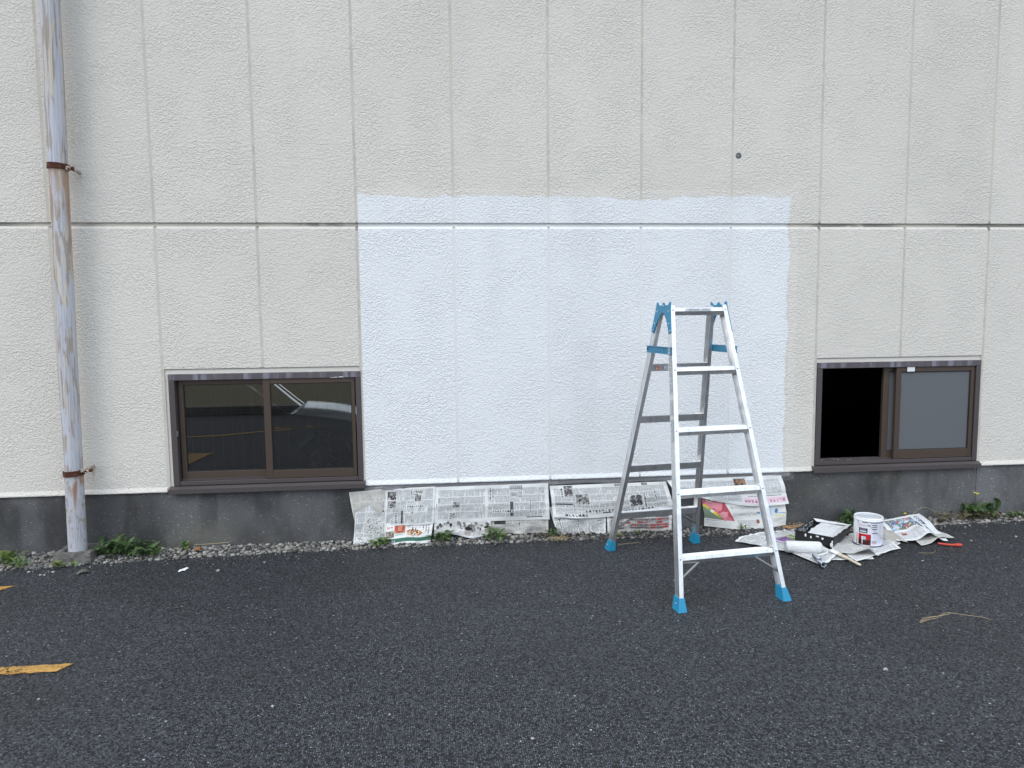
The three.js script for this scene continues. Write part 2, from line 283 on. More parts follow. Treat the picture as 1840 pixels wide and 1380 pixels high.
// garage behind the left window, its floor below the street; unseen slits added in the back wall for bright bands on the car
part('room_floor', box(-5.4, RF - 0.1, -10.2, 12, RF, -0.16), std({ color: lin(0.22, 0.215, 0.205), roughness: 0.7, bumpMap: rep(grainB, 2, 2), bumpScale: 0.003 }), building);
part('room_ceiling', box(-5.25, 3, -10, 11.85, 3.1, -0.1), M.room, building);
part('back_wall', [box(-5.4, RF, -10.2, 12, 0.84, -10), box(-5.4, 1.02, -10.2, 12, 1.42, -10), box(-5.4, 1.76, -10.2, 12, 5.2, -10), box(-5.4, 0.84, -10.2, -2.4, 1.02, -10), box(3.4, 0.84, -10.2, 12, 1.02, -10), box(-5.4, 1.42, -10.2, -2.4, 1.76, -10), box(3.4, 1.42, -10.2, 12, 1.76, -10)], M.room, building);
part('partition_wall', box(3.9, RF, -10, 4.05, 3, -0.1), M.room, building);
part('inner_wall', [box(-5.4, RF, -0.16, -5.3, 5.2, -0.1), box(11.9, RF, -0.16, 12, 5.2, -0.1), box(-5.3, RF, -0.15, 0.56, 3, -0.1), box(1.84, RF, -0.15, 4.74, 3, -0.1), box(6.06, RF, -0.15, 11.9, 3, -0.1), box(0.56, 1.16, -0.15, 1.84, 3, -0.1), box(4.74, 1.16, -0.15, 6.06, 3, -0.1), box(0.56, RF, -0.155, 1.84, 0.36, -0.15), box(4.74, RF, -0.155, 6.06, 0.36, -0.15)], M.dark, building);

// windows
const aluMap = dataTex(512, 512, (u, v, c, i, j) => { const s = fbm(u, v * 0.1, 60, 5, 3), k = 0.9 + 0.2 * (s - 0.5) + 0.05 * hash(i, j, 1), w = sm(0.52, 0.75, fbm(u, v * 0.15, 24, 9, 3)); c[0] = mix(0.40, 0.56, w) * k; c[1] = mix(0.375, 0.55, w) * k; c[2] = mix(0.39, 0.60, w) * k; }, true);
M.head = std({ map: rep(aluMap, 1.1, 1), roughness: 0.5, metalness: 0.25 });
M.frame = std({ color: lin(0.095, 0.08, 0.08), roughness: 0.42, metalness: 0.3, bumpMap: rep(grainB, 2, 2), bumpScale: 0.0006 });
M.sash = std({ color: lin(0.085, 0.06, 0.046), roughness: 0.4, metalness: 0.3, bumpMap: rep(grainB, 2, 2), bumpScale: 0.0006 });
M.gasket = std({ color: lin(0.012, 0.012, 0.012), roughness: 0.6 });
M.glass = phy({ color: lin(0.5, 0.52, 0.51), transmission: 1, thickness: 0, roughness: 0, ior: 2.25 });
M.frost = phy({ color: lin(0.185, 0.195, 0.21), transmission: 0.35, thickness: 0, roughness: 0.42 });
M.wire = std({ color: lin(0.16, 0.16, 0.155), roughness: 0.4, metalness: 0.6 });
M.white = std({ color: lin(0.75, 0.76, 0.77), roughness: 0.6 });
function windowUnit(x0, x1, label) {
  const w = new THREE.Group(); w.name = 'window'; building.add(w); w.userData.label = label;
  const T = 1.118, B = 0.398, f = (n, g, m, l) => part(n, g, m, w, l);
  // smooth mortar reveal between panels and frame
  f('surround', [wallUV(box(x0 - 0.022, B - 0.01, -0.08, x0 + 0.002, 1.144, -0.009)), wallUV(box(x1 - 0.002, B - 0.01, -0.08, x1 + 0.022, 1.144, -0.009)), wallUV(box(x0 + 0.002, T - 0.002, -0.08, x1 - 0.002, 1.1445, -0.009))], M.caulk);
  f('head', boxUV(box(x0, T - 0.04, -0.1, x1, T, 0.006, 0.003)), M.head);
  f('jamb', box(x0, B + 0.02, -0.1, x0 + 0.036, T - 0.041, 0.004, 0.003), M.frame);
  f('jamb', box(x1 - 0.034, B + 0.02, -0.1, x1, T - 0.041, 0.004, 0.003), M.frame);
  f('frame', box(x0 + 0.037, B + 0.021, -0.1, x1 - 0.035, B + 0.046, 0.0, 0.002), M.frame);
  f('track', [box(x0 + 0.037, B + 0.047, -0.034, x1 - 0.035, B + 0.056, -0.03), box(x0 + 0.037, B + 0.047, -0.068, x1 - 0.035, B + 0.056, -0.064)], M.frame);
  f('sill', boxUV(prism([[-0.1, B + 0.02], [0.012, B + 0.017], [0.03, B + 0.006], [0.034, B + 0.004], [0.034, B - 0.024], [0.026, B - 0.024], [0.026, B - 0.004], [-0.1, B - 0.004]], 'x', x0 - 0.022, x1 + 0.012)), M.frame);
  return { w, T, B, f };
}
function sash(W, x0, x1, z, mat, glass, stiles, wires, rails = [0.03, 0.052], gl) {
  const { T, B, f } = W, b = B + 0.048, t = T - 0.041, [sl, sr] = stiles, [rt, rb] = rails, d = 0.024;
  f('stile', box(x0, b, z - d, x0 + sl, t, z, 0.002), mat); f('stile', box(x1 - sr, b, z - d, x1, t, z, 0.002), mat);
  f('rail', box(x0 + sl, t - rt, z - d, x1 - sr, t, z - 0.001, 0.002), mat); f('rail', box(x0 + sl, b, z - d, x1 - sr, b + rb, z - 0.001, 0.002), mat);
  f('gasket', [box(x0 + sl, b + rb, z - 0.016, x1 - sr, b + rb + 0.004, z - 0.005), box(x0 + sl, t - rt - 0.004, z - 0.016, x1 - sr, t - rt, z - 0.005), box(x0 + sl, b + rb, z - 0.0155, x0 + sl + 0.004, t - rt, z - 0.0055), box(x1 - sr - 0.004, b + rb, z - 0.0155, x1 - sr, t - rt, z - 0.0055)], M.gasket);
  const pane = new THREE.PlaneGeometry(x1 - x0 - sl - sr, t - b - rt - rb); pane.translate((x0 + x1 - sr + sl) / 2, (t - rt + b + rb) / 2, z - 0.011);
  f('pane', pane, glass, gl);
  for (let k = 0; k < wires; k++) { const x = mix(x0 + sl, x1 - sr, (k + 0.6) / wires); f('wire', rod([x, b + rb, z - 0.0135], [x, t - rt, z - 0.0135], 0.0006, 0.0006, 5), M.wire); }
}
{
  const W = windowUnit(0.63, 1.797, 'left sliding window, closed, with clear wired glass');
  sash(W, 0.672, 1.225, -0.036, M.sash, M.glass, [0.03, 0.03], 8);
  sash(W, 1.193, 1.757, -0.004, M.sash, M.glass, [0.042, 0.022], 8);
  W.f('latch', box(0.664, 0.73, -0.002, 0.674, 0.765, 0.007, 0.002), M.head);
  W.f('paint_flake', [box(1.61, 1.0795, 0.0045, 1.655, 1.0815, 0.0075), box(1.662, 1.081, 0.0045, 1.69, 1.085, 0.0075), box(1.635, 1.081, 0.0045, 1.65, 1.083, 0.0075)], M.white);
}
{
  const W = windowUnit(4.815, 5.99, 'right sliding window, left half open to a black room, right half frosted glass');
  sash(W, 5.31, 5.93, -0.036, M.sash, M.frost, [0.042, 0.03], 0);
  sash(W, 5.382, 5.95, -0.004, M.sash, M.frost, [0.034, 0.026], 0, [0.032, 0.06], 'grey frosted pane');
  W.f('sticker', box(5.455, 1.047, -0.003, 5.508, 1.078, 0.002, 0.001), M.white);
  const r = rnd(5), crumbs = []; for (let k = 0; k < 40; k++) { const s = 0.0015 + 0.0035 * r(); crumbs.push(new THREE.IcosahedronGeometry(s, 0).translate(4.86 + 0.44 * r(), W.B + 0.047 + s * 0.5, -0.09 + 0.08 * r())); }
  const c = W.f('grit', crumbs, std({ color: lin(0.3, 0.3, 0.29) })); c.userData.kind = 'stuff';
}
// ---------------------------------------------------------------- rain pipe at the left
const peel = (rusty) => dataTex(256, 2048, (u, v, c, i, j) => {
  const n = fbm(u, v * 0.62, 34, 3 + rusty, 4), n2 = fbm(u, v * 0.1, 80, 13, 3), n3 = fbm(u, v * 0.6, 18, 23 + rusty, 3), big = fbm(u, v * 1.3, 9, 33 + rusty, 3), edge = 0.16 * (n2 - 0.5);
  const peelK = sm(0, 0.06, n * 0.5 + big * 0.5 + edge - (rusty === 2 ? 0.56 : rusty === 1 ? 0.465 + 0.08 * sm(0.3, 0.0, v) : 0.49)), pale = sm(0.53, 0.6, n3 + edge), scr = sm(0.58, 0.7, n2), scratch = sm(0.66, 0.72, fbm(u, v * 0.05, 120, 53, 2));
  let r = mix(0.58, 0.47, n2), g = mix(0.585, 0.475, n2), b = mix(0.635, 0.525, n2);
  r = mix(r, mix(0.43, 0.34, n2), peelK); g = mix(g, mix(0.375, 0.295, n2), peelK); b = mix(b, mix(0.33, 0.26, n2), peelK);
  r = mix(r, 0.66, pale * peelK * 0.85); g = mix(g, 0.60, pale * peelK * 0.85); b = mix(b, 0.50, pale * peelK * 0.85);
  const dk = scr * 0.3 + scratch * 0.35; r = mix(r, 0.22, dk); g = mix(g, 0.205, dk); b = mix(b, 0.2, dk);
  if (rusty === 1) { const k = sm(0.72, 1, v + 0.5 * (fbm(u, v * 0.05, 24, 71, 3) - 0.5)) * sm(0.3, 0.55, n + 0.1); r = mix(r, 0.38, k * 0.8); g = mix(g, 0.23, k * 0.8); b = mix(b, 0.14, k * 0.8); }
  if (rusty === 2) { const k = sm(0.55, 0.85, v + 0.9 * (fbm(u, v * 0.03, 16, 72, 3) - 0.52)) * sm(0.35, 0.6, vn(u * 17, v * 4, 17, 4, 8)); r = mix(r, 0.33, k * 0.9); g = mix(g, 0.155, k * 0.9); b = mix(b, 0.07, k * 0.9); const p = sm(0.55, 0.8, n3); r = mix(r, 0.5, p * 0.5); g = mix(g, 0.49, p * 0.5); b = mix(b, 0.46, p * 0.5); }
  const q = 0.93 + 0.14 * hash(i, j, 4); c[0] = toS(r * q); c[1] = toS(g * q); c[2] = toS(b * q);
}, true);
const P0 = [0.0915, 0.045, 0.112], P1 = [0.1455, 3.26, 0.112], pa = (y) => [mix(P0[0], P1[0], (y - P0[1]) / (P1[1] - P0[1])), y, 0.112];
const pipe = thing('drainpipe', 'peeling grey blue drainpipe with rusty brackets running up the wall at left', 'pipe', [P0[0], 0, P0[2]]);
const pl = (g) => g.translate(-P0[0], 0, -P0[2]);
const pm = (m) => std({ map: m, roughness: 0.72, bumpMap: rep(grainB, 1, 6), bumpScale: 0.002 });
const tubeMat = [pm(peel(2)), pm(peel(1)), pm(peel(0))];
const section = (y0, y1, r, m, l) => { const g = new THREE.CylinderGeometry(r, r, 1, 40, 1, true); const A = V(...pa(y0)), B = V(...pa(y1)), d = B.clone().sub(A); g.scale(1, d.length(), 1); g.rotateY(2.4); g.applyQuaternion(new THREE.Quaternion().setFromUnitVectors(V(0, 1, 0), d.normalize())); g.translate(...A.add(B).multiplyScalar(0.5).toArray()); part('pipe_section', pl(g), m, pipe, l); };
section(0.045, 0.545, 0.0505, tubeMat[0], 'lowest pipe section with rust runs');
section(0.545, 2.337, 0.0495, tubeMat[1], 'middle pipe section, rust brown at its top');
section(2.337, 5.198, 0.0515, tubeMat[2], 'upper pipe section with flaking blue paint');
const rustMap = dataTex(256, 256, (u, v, c) => { const n = fbm(u, v, 10, 3, 4), k = sm(0.62, 0.72, n); c[0] = mix(0.2 + 0.2 * n, 0.6, k); c[1] = mix(0.1 + 0.1 * n, 0.42, k); c[2] = mix(0.075 + 0.06 * n, 0.33, k); }, true);
M.rust = std({ map: rustMap, roughness: 0.9, bumpMap: rustMap, bumpScale: 0.002 });
M.oldWhite = std({ map: dataTex(128, 128, (u, v, c) => { const k = sm(0.5, 0.62, fbm(u, v, 8, 5, 4)); c[0] = mix(0.78, 0.42, k); c[1] = mix(0.77, 0.25, k); c[2] = mix(0.73, 0.16, k); }, true), roughness: 0.8 });
for (const [y, up] of [[2.337, 0], [0.545, 1]]) {
  const [x, , z] = pa(y), br = new THREE.Group(); br.name = 'bracket'; br.position.set(x - P0[0], y, z - P0[2]); pipe.add(br); br.userData.label = up ? 'lower rusty bracket above the plinth' : 'upper rusty bracket';
  const ring = new THREE.CylinderGeometry(0.0575, 0.0575, 0.032, 36, 1, true), inner = new THREE.CylinderGeometry(0.0525, 0.0525, 0.032, 36, 1, true), cap = new THREE.RingGeometry(0.0525, 0.0575, 36); cap.rotateX(-Math.PI / 2).translate(0, 0.016, 0);
  const cap2 = cap.clone().translate(0, -0.032, 0); const ga = merge([ring, inner, cap, cap2]); ga.rotateZ(up ? 0.06 : -0.07); part('band', ga, M.rust, br);
  const dy = up ? 0.016 : -0.012;
  part('arm', [box(0.05, dy - 0.012, 0.012, up ? 0.1 : 0.08, dy + 0.012, 0.016), box(0.05, dy - 0.012, 0.02, up ? 0.1 : 0.08, dy + 0.012, 0.024), box(0.062, dy - 0.006, -0.108, 0.074, dy + 0.006, 0.012)], up ? M.oldWhite : M.oldWhite, br);
  part('bolt', [rod([up ? 0.098 : 0.078, dy, 0.018], [up ? 0.112 : 0.092, dy, 0.018], 0.011, 0.012, 6), rod([up ? 0.077 : 0.068, dy - 0.004, 0.02], [up ? 0.077 : 0.068, dy - 0.004, 0.03], 0.006, 0.006, 8)], M.rust, br);
}
// concrete catch basin at its foot
const basin = thing('drain_basin', 'small square concrete drain box at the foot of the pipe', 'drain box', [0.088, 0, 0.09]);
{
  const r = rnd(3);
  const o = [[-0.108, -0.12], [0.108, -0.115], [0.108, 0.092], [-0.108, 0.088]], h = [[-0.07, -0.08], [0.072, -0.08], [0.07, 0.055], [-0.068, 0.055]];
  const outer = []; o.forEach((a, i) => { const b = o[(i + 1) % 4]; for (let k = 0; k < 9; k++) outer.push([mix(a[0], b[0], k / 9) + (r() - 0.5) * 0.004, mix(a[1], b[1], k / 9) + (r() - 0.5) * 0.004]); });
  part('rim', boxUV(prism(outer, 'y', -0.03, 0.073, 0.005, [h])), M.concrete, basin);
  part('silt', box(-0.07, -0.03, -0.08, 0.07, 0.02, 0.055), M.dark, basin);
}

// ---------------------------------------------------------------- step ladder
const LT = 0.1318, ladder = thing('step_ladder', 'aluminium step ladder with blue hinges and feet standing open before the white patch', 'step ladder', [3.6745, 0, 0.7426], LT);
const half = (y) => 0.2987 + (0.1753 - 0.2987) * y / 1.35, zf = (y) => 0.5026 + (0.1264 - 0.5026) * y / 1.35;
const aluB = dataTex(512, 512, (u, v, c, i, j) => { c[0] = c[1] = c[2] = 0.5 + 0.5 * (fbm(u * 1, v * 0.02, 200, 3, 2) - 0.5) + 0.15 * (hash(i, j, 2) - 0.5); });
const aluC = dataTex(512, 512, (u, v, c, i, j) => { const n = fbm(u, v, 14, 8, 4), s = hash(i, j, 2) > 0.9985 ? 0.75 : 1, k = (0.955 + 0.14 * (n - 0.5) - 0.05 * sm(0.62, 0.75, fbm(u, v * 0.2, 30, 9, 3))) * s; c[0] = k * 0.965; c[1] = k * 0.965; c[2] = k * 0.965; }, true);
M.alu = std({ map: rep(aluC, 2, 2), roughness: 0.33, metalness: 0.92, bumpMap: rep(aluB, 3, 3), bumpScale: 0.0003 });
M.blue = std({ color: lin(0.028, 0.235, 0.40), roughness: 0.42, bumpMap: rep(grainB, 2, 2), bumpScale: 0.0006 });
M.blueP = std({ color: lin(0.02, 0.265, 0.45), roughness: 0.5 });
M.steel = std({ color: lin(0.55, 0.56, 0.57), roughness: 0.35, metalness: 0.8 });
M.brace = std({ color: lin(0.28, 0.29, 0.28), roughness: 0.45, metalness: 0.6 });
const railTop = 1.5;
function rail(sx, sz) { // C channel, web outside with two shallow flutes, flanges turned inwards
  const A = V(sx * half(0.02), 0.02, sz * zf(0.02)), B = V(sx * half(railTop), railTop, sz * zf(railTop)), L = A.distanceTo(B), dy = B.clone().sub(A).normalize();
  const t = 0.0022, w = 0.0225, d = 0.05, fl = [[0, 0], [w, 0], [w, t], [t, t], [t, d - t], [w, d - t], [w, d], [0, d], [0, d - 0.008], [0.0012, d - 0.011], [0.0012, d - 0.019], [0, d - 0.022], [0, 0.022], [0.0012, 0.019], [0.0012, 0.011], [0, 0.008]];
  const s = new THREE.Shape(fl.map((p) => new THREE.Vector2(p[0], p[1]))), g = new THREE.ExtrudeGeometry(s, { depth: L, bevelEnabled: false });
  // local: shape x -> inward, shape y -> towards the ladder's middle, depth -> up
  const xi = V(-sx, 0, 0), zi = V(0, 0, -sz), up = dy; xi.sub(up.clone().multiplyScalar(xi.dot(up))).normalize(); zi.sub(up.clone().multiplyScalar(zi.dot(up))).sub(xi.clone().multiplyScalar(zi.dot(xi))).normalize();
  const m = new THREE.Matrix4().makeBasis(xi, zi, up).setPosition(A); g.applyMatrix4(m); if (m.determinant() < 0) flip(g);
  return { g: boxUV(g), A, B, up, xi, zi };
}
const rungY = [0.24, 0.547, 0.854, 1.161, 1.474];
for (const sx of [-1, 1]) for (const sz of [1, -1]) {
  const r = rail(sx, sz); part('rail', r.g, M.alu, ladder);
  // foot: tapered plastic shoe
  const at = (y, gx, gz) => { const t = y / railTop, c = V(sx * half(y), y, sz * zf(y)), pts = []; for (const [a, b] of [[-gx, -gz], [0.0225 + gx, -gz], [0.0225 + gx, 0.05 + gz], [-gx, 0.05 + gz]]) pts.push(c.clone().add(V(-sx * a, 0, -sz * b))); return pts; };
  const foot = new THREE.Group(); foot.name = 'foot'; foot.position.set(sx * half(0), 0, sz * zf(0)); ladder.add(foot);
  const sh = (p) => p.map((q) => q.clone().sub(foot.position));
  part('shoe', new ConvexGeometry([...sh(at(0.062, 0.003, 0.003)), ...sh(at(0.0, 0.012, 0.01))]), M.blueP, foot);
  for (const q of [0, 1, 2]) { // ribs on the front of the shoe
    const y0 = 0.006, y1 = 0.056, c0 = V(sx * half(y0), y0, sz * zf(y0)).sub(foot.position), c1 = V(sx * half(y1), y1, sz * zf(y1)).sub(foot.position), o = -0.002 + q * 0.013;
    part('rib', rod([c0.x - sx * (o - 0.008 + q * 0.006), c0.y, c0.z + sz * 0.0095], [c1.x - sx * o, c1.y, c1.z + sz * 0.003], 0.002, 0.002, 5), M.blueP, foot);
  }
  part('screw', new THREE.SphereGeometry(0.004, 8, 6).translate(sx * 0.0075, 0.034, -sz * 0.03), M.steel, foot);
}
function rungGeo(y, sz) {
  const w = half(y) - 0.0035, z = zf(y) - 0.0012, s = sz;
  // front lip, flat tread, sloping underside; a few grip ridges on the tread
  const prof = [[z - 0.0055, y + 0.0095], [z, y - 0.0085], [z - 0.004, y - 0.011], [z - 0.014, y - 0.03], [z - 0.032, y - 0.031], [z - 0.036, y - 0.028], [z - 0.046, y + 0.01]];
  for (let k = 0; k < 5; k++) { const q = z - 0.042 + k * 0.008; prof.push([q, y + 0.01], [q + 0.002, y + 0.0118], [q + 0.004, y + 0.01]); }
  const g = prism(prof.map(([a, b]) => [a * s, b]), 'x', -w, w); return boxUV(g);
}
const textStrip = (w, h, seed, dark, bg = '#e6e9ec', n = 1) => canvas(w, h, (c) => { const r = rnd(seed); c.fillStyle = bg; c.fillRect(0, 0, w, h); c.strokeStyle = dark; for (let q = 0; q < n; q++) for (let x = w * 0.04; x < w * 0.95;) { const s = h / n * 0.62, y0 = h / n * (q + 0.2); if (r() < 0.86) { c.lineWidth = s * 0.13; for (let k = 0; k < 4; k++) { c.beginPath(); const hz = r() < 0.5; const a = r(), b = r(); if (hz) { c.moveTo(x, y0 + a * s); c.lineTo(x + s * 0.9, y0 + a * s); } else { c.moveTo(x + b * s * 0.9, y0); c.lineTo(x + b * s * 0.9, y0 + s); } c.stroke(); } } x += s * 1.15; } });
for (const sz of [1, -1]) rungY.forEach((y) => {
  part('rung', rungGeo(y, sz), M.alu, ladder);
  for (const sx of [-1, 1]) part('rivet', new THREE.SphereGeometry(0.0052, 10, 8).scale(1, 1, 0.5).translate(sx * (half(y) - 0.0115), y - 0.001, sz * (zf(y) + 0.0004)), M.steel, ladder);
});
// braces under the lowest rungs
for (const sz of [1, -1]) for (const sx of [-1, 1]) { const y = 0.24, b = rod([sx * (half(y) - 0.125), y - 0.026, sz * (zf(y) - 0.02)], [sx * (half(0.14) - 0.012), 0.135, sz * (zf(0.14) - 0.02)], 0.0065, 0.0065, 10); part('brace', b, M.brace, ladder); }
// blue hinge plates and spreader bars, one each side
for (const sx of [-1, 1]) {
  const h = new THREE.Group(); h.name = 'hinge'; h.position.set(sx * half(1.43), 1.43, 0); ladder.add(h);
  const s = new THREE.Shape(); // in z,y about the hinge
  const e = (y) => zf(y + 1.43) + 0.001;
  s.moveTo(-e(-0.075), -0.075); s.lineTo(-e(0.05), 0.05); s.lineTo(-e(0.05) + 0.004, 0.084); s.lineTo(-0.078, 0.088); s.lineTo(-0.05, 0.068); s.lineTo(-0.02, 0.07); s.quadraticCurveTo(0, 0.098, 0.02, 0.07); s.lineTo(0.05, 0.068); s.lineTo(0.078, 0.088); s.lineTo(e(0.05) - 0.004, 0.084); s.lineTo(e(0.05), 0.05); s.lineTo(e(-0.075), -0.075);
  s.lineTo(e(-0.075) - 0.03, -0.085); s.quadraticCurveTo(e(-0.03) - 0.045, -0.02, 0.012, 0.028); s.lineTo(-0.012, 0.028); s.quadraticCurveTo(-e(-0.03) + 0.045, -0.02, -e(-0.075) + 0.03, -0.085); s.closePath();
  const g = new THREE.ExtrudeGeometry(s, { depth: 0.003, bevelEnabled: true, bevelThickness: 0.0008, bevelSize: 0.0008, bevelOffset: -0.0008, bevelSegments: 1 });
  g.rotateY(-Math.PI / 2); const lean = Math.atan((0.2987 - 0.1753) / 1.35); g.translate(sx > 0 ? 0.0042 : -0.0006, 0, 0); g.rotateZ(sx * lean);
  part('plate', g, M.blue, h);
  for (const [z, y] of [[0, 0.066], [-0.07, 0.035], [0.07, 0.035], [-0.092, -0.03], [0.092, -0.03], [-0.112, -0.068], [0.112, -0.068]]) part('rivet', new THREE.SphereGeometry(0.006, 10, 8).scale(0.5, 1, 1).translate(sx * (0.0048 - Math.tan(lean) * y), y, z), M.steel, h);
  const y = 1.258, zz = zf(y), x = sx * (half(y) + 0.002), sp = new THREE.Group(); sp.name = 'spreader'; sp.position.set(x, y, 0); ladder.add(sp);
  part('bar', [box(Math.min(0, sx * 0.003), -0.018, -zz - 0.008, Math.max(0, sx * 0.003), 0.018, zz + 0.004), box(Math.min(0, sx * 0.011), 0.016, -zz - 0.008, Math.max(0, sx * 0.011), 0.019, zz + 0.004), box(Math.min(0, sx * 0.011), -0.019, -zz - 0.008, Math.max(0, sx * 0.011), -0.016, zz + 0.004)], M.blue, sp);
  part('embossed_panel', box(Math.min(sx * 0.002, sx * 0.005), -0.008, -0.06, Math.max(sx * 0.002, sx * 0.005), 0.008, 0.06, 0.001), M.blue, sp);
  part('lock', box(Math.min(0, sx * 0.009), -0.024, zz - 0.03, Math.max(0, sx * 0.009), 0.02, zz - 0.008, 0.002), M.steel, sp);
  for (const z of [-zz + 0.006, zz - 0.018]) part('rivet', new THREE.SphereGeometry(0.005, 8, 6).translate(sx * 0.006, 0, z), M.gasket, sp);
}
// stickers
const sticker = (w, h, tex, px, rx = 0, ry = 0, l) => { const g = new THREE.BoxGeometry(w, h, 0.0006); g.rotateX(rx); g.rotateY(ry); g.translate(...px); part('sticker', g, std({ map: tex, roughness: 0.5 }), ladder, l); };
sticker(0.15, 0.013, textStrip(512, 44, 4, '#3a3f46', '#d5dade'), [-0.005, 1.4735, zf(1.474) + 0.0005], 0, 0, 'small printed label on the top rung');
sticker(0.095, 0.017, textStrip(256, 46, 5, '#15171b', '#c9cdd2'), [-0.05, 1.149, -zf(1.161) + 0.048], 0, 0, 'printed label on a rear rung');
sticker(0.018, 0.02, textStrip(48, 54, 6, '#d8ccc8', '#b5533f'), [-0.135, 1.147, -zf(1.161) + 0.048], 0, 0, 'small orange red label on a rear rung');
{
  const up = V(-half(1.2) + half(0.8), 0.4, 0); // leaning with the rail's outer web
  for (const [y0, y1, sd] of [[1.03, 1.235, 7], [0.925, 1.01, 8], [0.79, 0.91, 9]]) {
    const ym = (y0 + y1) / 2, g = new THREE.BoxGeometry(0.0006, y1 - y0, 0.03), t = textStrip(256, 48, sd, '#394048', '#c4c9cd', 2); t.center.set(0.5, 0.5); t.rotation = Math.PI / 2;
    g.rotateX(-Math.atan((0.5026 - 0.1264) / 1.35)); g.rotateZ(-Math.atan((0.2987 - 0.1753) / 1.35)); g.translate(-half(ym) - 0.0006, ym, zf(ym) - 0.0255);
    part('sticker', g, std({ map: t, roughness: 0.5 }), ladder, 'narrow printed label on the outside of a front rail');
  }
}
